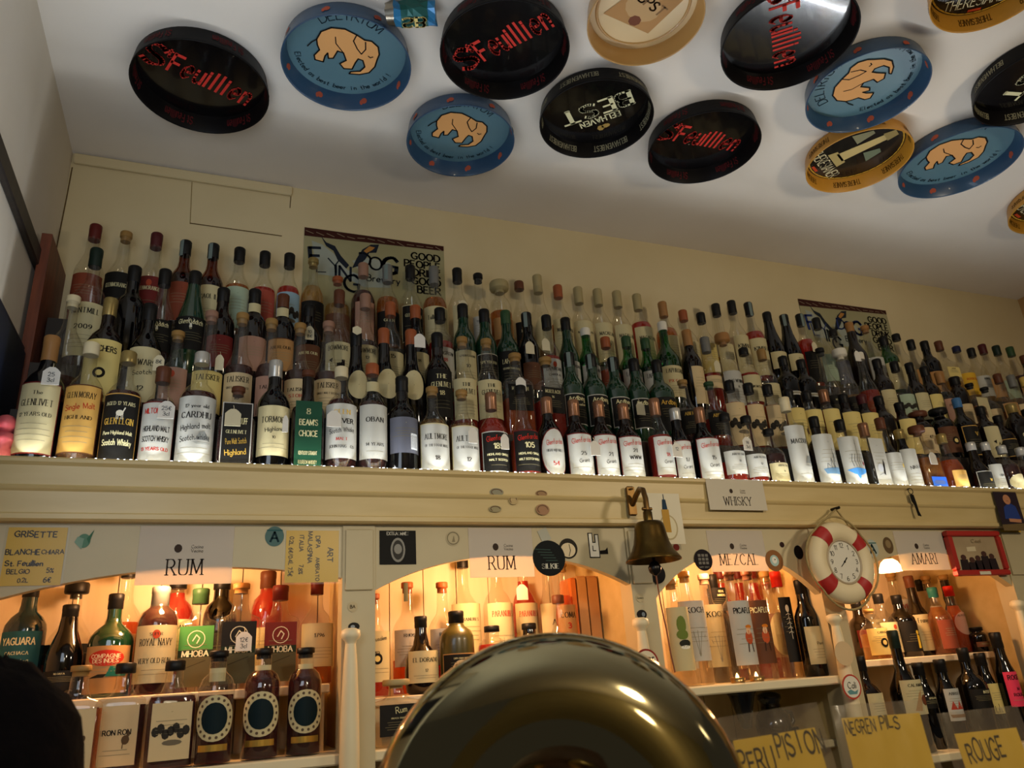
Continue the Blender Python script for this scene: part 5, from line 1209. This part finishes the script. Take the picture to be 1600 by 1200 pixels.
# bottle opener on a ring
q = at(1424, 767, Y=1.585); o = thing('bottle_opener', 'dark metal bottle opener hanging from a ring on the cornice', 'bottle opener', (q[0], 1.588, q[2]))
dm = mat('dark_metal', '2c2a28', .35, .8)
m = MB(); m.tube([(.0085*math.cos(2*PI*k/18), 0, .0085*math.sin(2*PI*k/18)) for k in range(18)], .0011, dm, 6, closed=True); m.build('ring', o)
m = MB(); P = [(-.006, -.010), (.006, -.010), (.009, -.03), (.011, -.058), (.016, -.072), (.006, -.070), (.002, -.04), (-.005, -.028)]
m.poly([(a, -.0015, b) for a, b in P], dm); m.poly([(a, .0015, b) for a, b in P][::-1], dm); m.grid([[(a, -.0015, b) for a, b in P], [(a, .0015, b) for a, b in P]], dm, closed=True, smooth=False)
m.tube([(0, .001, -.008), (0, .001, -.012)], .0018, dm, 6); m.tube([(0, .010, .008), (0, -.0005, .0085)], .0014, dm, 6); m.build('opener_body', o)

# ------------------------------------------------------------------ brass bell
YB = 1.512
L_ = at(975, 880, Y=YB); R_ = at(1070, 880, Y=YB); bx, bz = (L_[0]+R_[0])/2-.002, L_[2]; br = (R_[0]-L_[0])/2*.80
top = at(1019, 815, Y=YB)[2]; bh = (top-bz)*.97
bellm = noise_mat('bell_brass', '544020', '6f5a2c', 12, .33, metal=1.0, bump=.05)
o = thing('brass_bell', 'old brass bell with a pull cord hanging from a bracket on the cornice', 'bell', (bx, YB, bz+.004))
m = MB(); out = [(1, 0), (1.0, .03), (.91, .12), (.76, .26), (.65, .44), (.59, .64), (.55, .82), (.52, .91), (.44, .97), (.2, 1.0)]
ins = [(.14, .94), (.32, .90), (.44, .82), (.50, .70), (.55, .5), (.62, .34), (.74, .2), (.9, .06), (.95, 0)]
m.lathe([(a*br, b*bh) for a, b in ins[::-1]][::-1][::-1]+[], bellm, 36, cap0=False, cap1=True)
m.lathe([(.95*br, 0)]+[(a*br, b*bh) for a, b in out], bellm, 36, cap0=False); m.lathe([(.17*br, bh), (.17*br, bh+.02), (.10*br, bh+.026)], bellm, 16); m.build('bell_body', o)
m = MB(); m.tube([(0, 0, bh*.9), (0, 0, -.012)], .004, dm); m.lathe([(.004, -.032), (.013, -.024), (.015, -.014), (.010, -.004), (.004, 0)], dm, 14); cl = m.build('clapper', o)
cord = mat('cord', '7a4a30', .8); m = MB(); m.tube([(.001, 0, -.03), (.003, 0, -.09), (.008, -.002, -.15), (.012, 0, -.20), (.016, 0, -.235)], .0016, cord, 6); m.build('pull_cord', cl)
br_z = top-bz
pl = at(988, 782, Y=1.585); px_, pz_ = pl[0]-bx, pl[2]-bz-.004
rust = noise_mat('bracket_brass', '5c4222', '7a5c30', 20, .4, metal=.9)
m = MB(); m.box(px_-.010, px_+.010, 1.586-YB, 1.594-YB, pz_-.036, pz_+.036, rust, .003); m.lathe([(.004, 0), (.004, .003), (.001, .004)], rust, 10, c=(px_, 1.582-YB, pz_+.026)); m.build('wall_plate', o)
m = MB(); m.tube([(px_, 1.588-YB, pz_-.01), (px_+.003, .055, pz_+.010), (px_*.7, .03, pz_+.017), (px_*.3, .010, pz_+.010), (0, 0, pz_-.014), (0, 0, bh+.02)], .0065, rust, 10); m.tube([(-.012, 0, bh+.028), (.012, 0, bh+.028)], .004, rust, 8); m.build('arm', o)

# ------------------------------------------------------------------ life ring clock
q = at(1314, 879, Y=1.568); o = thing('life_ring_clock', 'cream and red life ring clock hanging by a rope on the frieze', 'clock', (q[0], 1.568, q[2])); o.rotation_euler = (.0, 0, .04)
ringc = noise_mat('ring_cream', 'd6c49a', 'e0d0aa', 6, .5); redc = mat('ring_red', 'a3211c', .45); MJ, MN = .078, .026
def tor(u, v, k=1.0): return ((MJ+MN*k*math.cos(v))*math.cos(u), -MN*k*.8*math.sin(v), (MJ+MN*k*math.cos(v))*math.sin(u))
m = MB(); m.grid([[tor(2*PI*i/48, 2*PI*j/18) for j in range(19)] for i in range(49)], ringc); m.build('ring', o)
for k in range(4):
    m = MB(); c_ = PI/4+PI/2*k-.12; m.grid([[tor(c_-.20+.40*i/8, 2*PI*j/18, 1.03) for j in range(19)] for i in range(9)], redc); m.build('red_band', o)
m = MB(); rope = noise_mat('rope', '8d7a4e', 'a8935f', 60, .8)
for k in range(4):
    c_ = PI/4+PI/2*k-.12; n = 10
    m.tube([((MJ+MN+.004+.010*math.sin(PI*i/n))*math.cos(c_+PI/2*i/n), -.006, (MJ+MN+.004+.010*math.sin(PI*i/n))*math.sin(c_+PI/2*i/n)) for i in range(n+1)], .0028, rope, 7)
nz = at(1302, 797, Y=1.590); nx = (nz[0]-q[0]); nzz = nz[2]-q[2]
m.tube([(-.062, -.004, .088), (nx, .010, nzz), (.050, -.004, .098)], .0028, rope, 7); m.build('rope', o)
m = MB(); m.tube([(nx, .026, nzz+.002), (nx, -.002, nzz+.002)], .004, dm, 8); m.build('hook', o)
face = mat('clock_face', 'd8d2c0', .4, coat=.3); m = MB(); fr_ = MJ-MN+.003
m.lathe([(fr_, .0), (fr_, .012)], face, 40); mz = m; v2 = []
mz.v = [(x, -z, y) for x, y, z in mz.v]
f = lambda u, v: (u, -.0126, v)
for k in range(12):
    a = PI/2-2*PI*(k+1)/12; put_text(m, str(k+1), f, fr_*.76*math.cos(a), fr_*.76*math.sin(a), .0115, ink('4a4640'), 'sans')
cf = m.build('clock_face', o)
m = MB(); f = lambda u, v: (u, -.0134, v); put_lines(m, f, [(0, 0), (-.014, -.012)], .002, INK); put_lines(m, f, [(0, 0), (.010, .010)], .0026, INK); put_poly(m, f, ellipse(0, 0, .003, .003, 10), INK); m.build('hands', cf)
m = MB(); m.tube([(fr_*math.cos(2*PI*k/40), -.012, fr_*math.sin(2*PI*k/40)) for k in range(40)], .003, mat('bezel', 'a8977a', .4), 8, closed=True); m.build('bezel', cf)

# ------------------------------------------------------------------ posters on the back wall
def poster(label, tl, tr, h, mk):
    A = at(*tl, Y=Y_WALL-.002); B_ = at(*tr, Y=Y_WALL-.002); W = B_[0]-A[0]; h = W*.80; zt = (A[2]+B_[2])/2
    m = MB(); pm = noise_mat('poster_tan', '8f8a62', 'a09a74', 4, .35); P = [(0, -h), (W, -h), (W, 0), (0, 0)]
    m.poly([(x, 0, z) for x, z in P], pm); m.grid([[(x, 0, z) for x, z in P], [(x, .0012, z) for x, z in P]], pm, closed=True, smooth=False)
    f = lambda u, v: (u*W, -.0005, -v*h)
    g = ink('3c1c16'); rng = random.Random(5)
    put_poly(m, f, [(0, 0), (1, 0), (1, .05), (0, .085)], g)
    for k in range(14): x = k/14+.01; put_lines(m, up(f), [(x, .02+.02*rng.random()), (x+.05, .03+.03*rng.random())], .006, ink('8d7a62'))
    S = W
    def ff(x, y): return (x*W, -.0005, -y*W)
    bl = ink('1c222c')
    put_poly(m, ff, [(.05, .10), (.12, .12), (.2, .18), (.3, .3), (.4, .33), (.33, .22), (.45, .18), (.6, .2), (.6, .4), (.42, .42), (.28, .36), (.1, .36)], ink('9aa094'))
    put_poly(m, up(ff), [(.11, .05), (.15, .10), (.21, .12), (.25, .19), (.31, .26), (.29, .29), (.23, .23), (.20, .16), (.15, .13)], bl)
    put_poly(m, up(ff), [(.33, .28), (.36, .2), (.40, .12), (.46, .07), (.52, .06), (.50, .13), (.45, .14), (.42, .2), (.37, .26)], bl); put_poly(m, up(ff, .0005), [(.41, .13), (.45, .085), (.49, .09), (.47, .115), (.43, .145)], ink('a8763a'))
    for s_, x, y, h_, st, c_, r_ in [('F', .08, .22, .13, 'bold', mk, .1), ('LY', .17, .28, .11, 'thin', mk, .1), ('IN', .27, .33, .11, 'hand', bl, 0), ('G', .33, .40, .13, 'hand', bl, 0), ('D', .42, .20, .1, 'hand', mk, 0), ('O', .495, .22, .10, 'hand', mk, 0), ('G', .6, .22, .13, 'bold', mk, -.1), ('Brewery', .55, .34, .05, 'hand', bl, 0)]:
        q_ = []; put_text(m, s_, lambda u, v: up(ff, .0007)(u, -v), x, -y, h_, c_, st, rot=r_)
    for k, s_ in enumerate(['GOOD', 'PEOPLE', 'DRINK', 'GOOD', 'BEER']):
        put_text(m, s_, lambda u, v: up(ff, .0007)(u, -v), .965, -(.115+.068*k), .054, INK, 'bold', align='r')
    return tag(m.build('wall_poster', None, (A[0], Y_WALL-.0022, zt)), label, 'poster')
poster('tan brewery poster with dark wings behind the left part of the back whisky row', (476, 354), (693, 386), .36, ink('1c222c'))
poster('tan brewery poster with blue letters behind the right part of the back whisky row', (1246, 465), (1384, 487), .30, ink('28366a'))

# ------------------------------------------------------------------ odds and ends in the niches
for k, (x0, x1, c_, zt, lab_) in enumerate([(903, 911, 'c8702e', 900, 'orange carton standing left of the tan cartons'), (913, 928, 'b58a58', 897, 'tan cardboard carton, left one beside the orange carton'), (929, 946, 'b08250', 897, 'tan cardboard carton, right one beside the second divider')]):
    a = at(x0, 960, Y=1.80); b = at(x1, 960, Y=1.80); z1_ = at((x0+x1)/2, zt, Y=1.80)[2]
    o = thing('carton', lab_, 'carton', ((a[0]+b[0])/2, 1.862, B2Z), 'cartons in the second rum niche'); hw = (b[0]-a[0])/2*.92
    cm_ = noise_mat('card_'+c_, c_, c_, 8, .75); m = MB(); m.box(-hw, hw, -.036, .036, 0, z1_-B2Z-.004, cm_, .0012); m.build('box_body', o)
    m = MB(); m.box(-hw+.0012, hw-.0012, -.034, .034, z1_-B2Z-.004, z1_-B2Z, cm_, .0008); m.build('lid_flap', o)
for k, (px_, lab_) in enumerate([(1152, 'added glow for the shining base of the white labelled mezcal bottle'), (1182, 'added glow for the shining base of the brown labelled mezcal bottle')]):  # small glowing dishes added to stand for the bright glass bottle bases
    q = at(px_, 1062, Y=1.642); o = thing('base_glow', lab_, 'added glow', (q[0], 1.640, B3Z), 'added glows on the mezcal shelf')
    m = MB(); m.lathe([(.016, 0), (.0185, .012), (.0175, .012), (.0165, .007), (.004, .007)], mat('tin', 'b8925a', .3, .9), 20, cap1=True); m.build('cup', o)
    m = MB(); m.lathe([(.0025, .007), (.0045, .011), (.0035, .016), (.0008, .022)], mat('glow_core', 'ffffff', .5, emit='ffb860', es=16), 10); m.build('glow_core', o)
# black cone shade and dark jug under the mezcal shelf
blk = mat('black_gloss', '15110f', .2, coat=.4)
q = at(1158, 1085, Y=1.75); o = thing('black_funnel', 'black cone shaped cup hanging under the mezcal shelf', 'cup', (q[0], 1.75, B3Z-.02))
m = MB(); m.lathe([(.034, 0), (.032, -.012), (.020, -.055), (.014, -.085), (.006, -.09)][::-1], blk, 24); m.build('cup_body', o)
m = MB(); m.lathe([(.034, -.0), (.036, -.002), (.036, -.006), (.034, -.009)], blk, 24, cap0=False, cap1=False); m.build('rim', o)
m = MB(); m.box(.966, 1.50, 1.70, 1.965, 1.30, 1.318, shelfm, .003); tag(m.build('shelf'), 'lower shelf under the mezcal shelf holding the dark jug', 'shelf')
q = at(1205, 1110, Y=1.78); o = thing('dark_jug', 'dark round jug standing under the mezcal shelf', 'jug', (q[0], 1.78, 1.318))
m = MB(); m.lathe([(.03, 0), (.042, .012), (.046, .04), (.040, .065), (.026, .078), (.024, .092), (.028, .10)], blk, 26); m.build('body', o)
m = MB(); m.lathe([(.028, .10), (.030, .102), (.030, .112), (.02, .118), (.006, .12)], blk, 20); m.build('lid', o)
m = MB(); m.tube([(.038, 0, .07), (.06, 0, .066), (.064, 0, .045), (.044, 0, .025)], .005, blk, 8); m.build('handle', o)

# ------------------------------------------------------------------ foreground: counter, arched tap, cards, person
ZC_ = 1.14
m = MB(); m.box(.12, 1.6, .52, 1.06, ZC_-.05, ZC_, noise_mat('counter_wood', '2a1a10', '3a2416', 8, .3, (8, 1, 1)), .006); tag(m.build('bar_counter'), 'dark wooden bar counter under the arched tap and the yellow cards', 'counter')
# arched polished tap
D = .66; c_ = at_depth(877, 1311, D); MJ, MN = 196*D/FPX, 112*D/FPX
o = thing('beer_tap_arch', 'polished brass arch of a beer tap tower in the bottom centre', 'beer tap', (c_[0], c_[1], ZC_), None, -math.atan2(c_[0], c_[1]))
chrome = noise_mat('polished_brass', 'a69a74', 'b2a780', 3, .085, metal=1.0); hz = c_[2]-ZC_
pts = [(-MJ, 0, 0), (-MJ, 0, hz*.5)]+[(MJ*math.cos(PI-PI*i/40), 0, hz+MJ*math.sin(PI-PI*i/40)) for i in range(41)]+[(MJ, 0, hz*.5), (MJ, 0, 0)]
m = MB(); m.tube(pts, MN, chrome, 40); m.build('arch_tube', o)
for s_ in (-1, 1):
    m = MB(); m.lathe([(MN*1.35, 0), (MN*1.35, .008), (MN*1.1, .014), (MN*1.02, .02)], chrome, 32, c=(s_*MJ, 0, 0)); m.build('foot_flange', o)
# yellow cards in clear sleeves in front of the taps
def big_card(label, tl, tr, D, lines, hgt, inner=(.10, .28, .08, .05)):
    A = at_depth(*tl, D); B_ = at_depth(*tr, D); W = float(np.linalg.norm(B_-A)); ux = (B_-A)/W
    ang = math.atan2(ux[1], ux[0]); tilt = math.asin(max(-1, min(1, ux[2])))
    c0 = (A+B_)/2
    o = thing('beer_card', label, 'price card', tuple(c0), 'yellow beer cards in sleeves'); o.rotation_euler = (math.radians(-6), -tilt, ang)
    m = MB(); N = 10; rows = []
    for i in range(9):
        z = -hgt*i/8; rows.append([(-W/2+W*j/N, -.002+.0022*math.sin(j*1.9+i*1.3)*(1 if 0 < j < N else .2), z) for j in range(N+1)])
    m.grid(rows, glass_mat('sleeve_plastic', (.93, .92, .9), rough=.12, base=.06, edge=.5, haze=.24, hazecol='9c9084')); m.build('plastic_sleeve', o)
    l, t, r, b = inner; x0, x1 = -W/2+W*l, W/2-W*r; zt = -hgt*t*.5
    m = MB(); m.box(x0, x1, .003, .0038, -hgt*.97, zt, yel); f = lambda u, v: (u, .0026, v)
    for (s_, u, v, h, mw, st) in lines: put_text(m, s_, f, u*W, zt-v*hgt, h*W, INK, st, maxw=mw*W, jit=.1, rot=random.uniform(-.02, .05))
    m.build('card', o)
    m = MB(); m.box(-.012, .012, .004, .010, -c0[2]+ZC_+.012, -hgt*.5, mat('stand_steel', '8a8a86', .3, .9), .001); m.box(-.03, .03, -.012, .026, -c0[2]+ZC_+.004, -c0[2]+ZC_+.012, mat('stand_steel'), .001); m.build('stand', o)
big_card('yellow card in a clear sleeve, first to the right of the arched tap', (1121, 1122), (1275, 1097), .80, [('PERU', -.22, .13, .19, .34, 'hand'), ('PISTON', .23, .07, .21, .46, 'hand'), ('GIALLO', .28, .36, .11, .26, 'marker'), ('Stile', -.24, .36, .05, .12, 'hand')], .165)
big_card('yellow card in a clear sleeve, middle one of three in the bottom right', (1297, 1103), (1440, 1093), .86, [('NEGREN', -.22, .06, .13, .32, 'hand'), ('PILS', .10, .04, .13, .20, 'hand'), ('PILS', -.22, .42, .13, .19, 'marker'), ('CHIARO', .24, .38, .12, .28, 'marker')], .165, (.10, .16, .05, .05))
big_card('yellow card in a clear sleeve, rightmost of three at the bottom right edge', (1462, 1115), (1588, 1102), .90, [('ROUGE', -.04, .12, .22, .44, 'hand'), ('ROSSA', .24, .48, .12, .26, 'marker'), ('BELGA', -.10, .46, .11, .2, 'marker'), ('Stile', -.3, .40, .05, .1, 'hand')], .165, (.16, .28, .08, .05))
# person seen from behind at the bottom left
hp = at_depth(-84, 1282, .62)
o = thing('person', 'person with dark hair in a black top seen from behind, bottom left', 'person', (hp[0], hp[1], 0))
me = bpy.data.meshes.new('body'); V = [(0, 0, hp[2]-.62), (0, 0, hp[2]-.45), (0, .005, hp[2]-.28), (0, .01, hp[2]-.20), (0, .015, hp[2]-.12), (0, .02, hp[2]-.02), (0, .02, hp[2]+.05), (-.15, 0, hp[2]-.27), (-.18, .02, hp[2]-.5), (-.17, .05, hp[2]-.68), (.10, 0, hp[2]-.29), (.14, .02, hp[2]-.5), (.12, .04, hp[2]-.66)]
E_ = [(0, 1), (1, 2), (2, 3), (3, 4), (4, 5), (5, 6), (2, 7), (7, 8), (8, 9), (2, 10), (10, 11), (11, 12)]
me.from_pydata(V, E_, []); body = bpy.data.objects.new('body', me); COL.objects.link(body); body.parent = o
sk = body.modifiers.new('skin', 'SKIN'); sb = body.modifiers.new('sub', 'SUBSURF'); sb.levels = 2; sb.render_levels = 2
rad = [(.15, .11), (.15, .10), (.13, .085), (.06, .06), (.052, .055), (.075, .09), (.07, .085), (.06, .06), (.045, .045), (.04, .04), (.06, .06), (.045, .045), (.04, .04)]
for v_, r_ in zip(me.skin_vertices[0].data, rad): v_.radius = r_
me.skin_vertices[0].data[0].use_root = True
me.materials.append(mat('black_top', '0b0b12', .9, spec=.1))
m = MB(); hair = noise_mat('dark_hair', '07060a', '0d0a0e', 60, .9, bump=.6); hair.node_tree.nodes['Principled BSDF'].inputs['Specular IOR Level'].default_value = .1; rows = []; rr = random.Random(9)
for i in range(1, 15):
    t = PI*i/15; row = []
    for j in range(26):
        a = 2*PI*j/26; k = 1+.05*rr.uniform(-1, 1); row.append((.098*k*math.sin(t)*math.cos(a), .015+.112*k*math.sin(t)*math.sin(a), hp[2]+.01+.118*k*math.cos(t)))
    rows.append(row)
m.grid(rows, hair, closed=True); m.poly(rows[0], hair); m.poly(rows[-1][::-1], hair); m.build('hair', o)
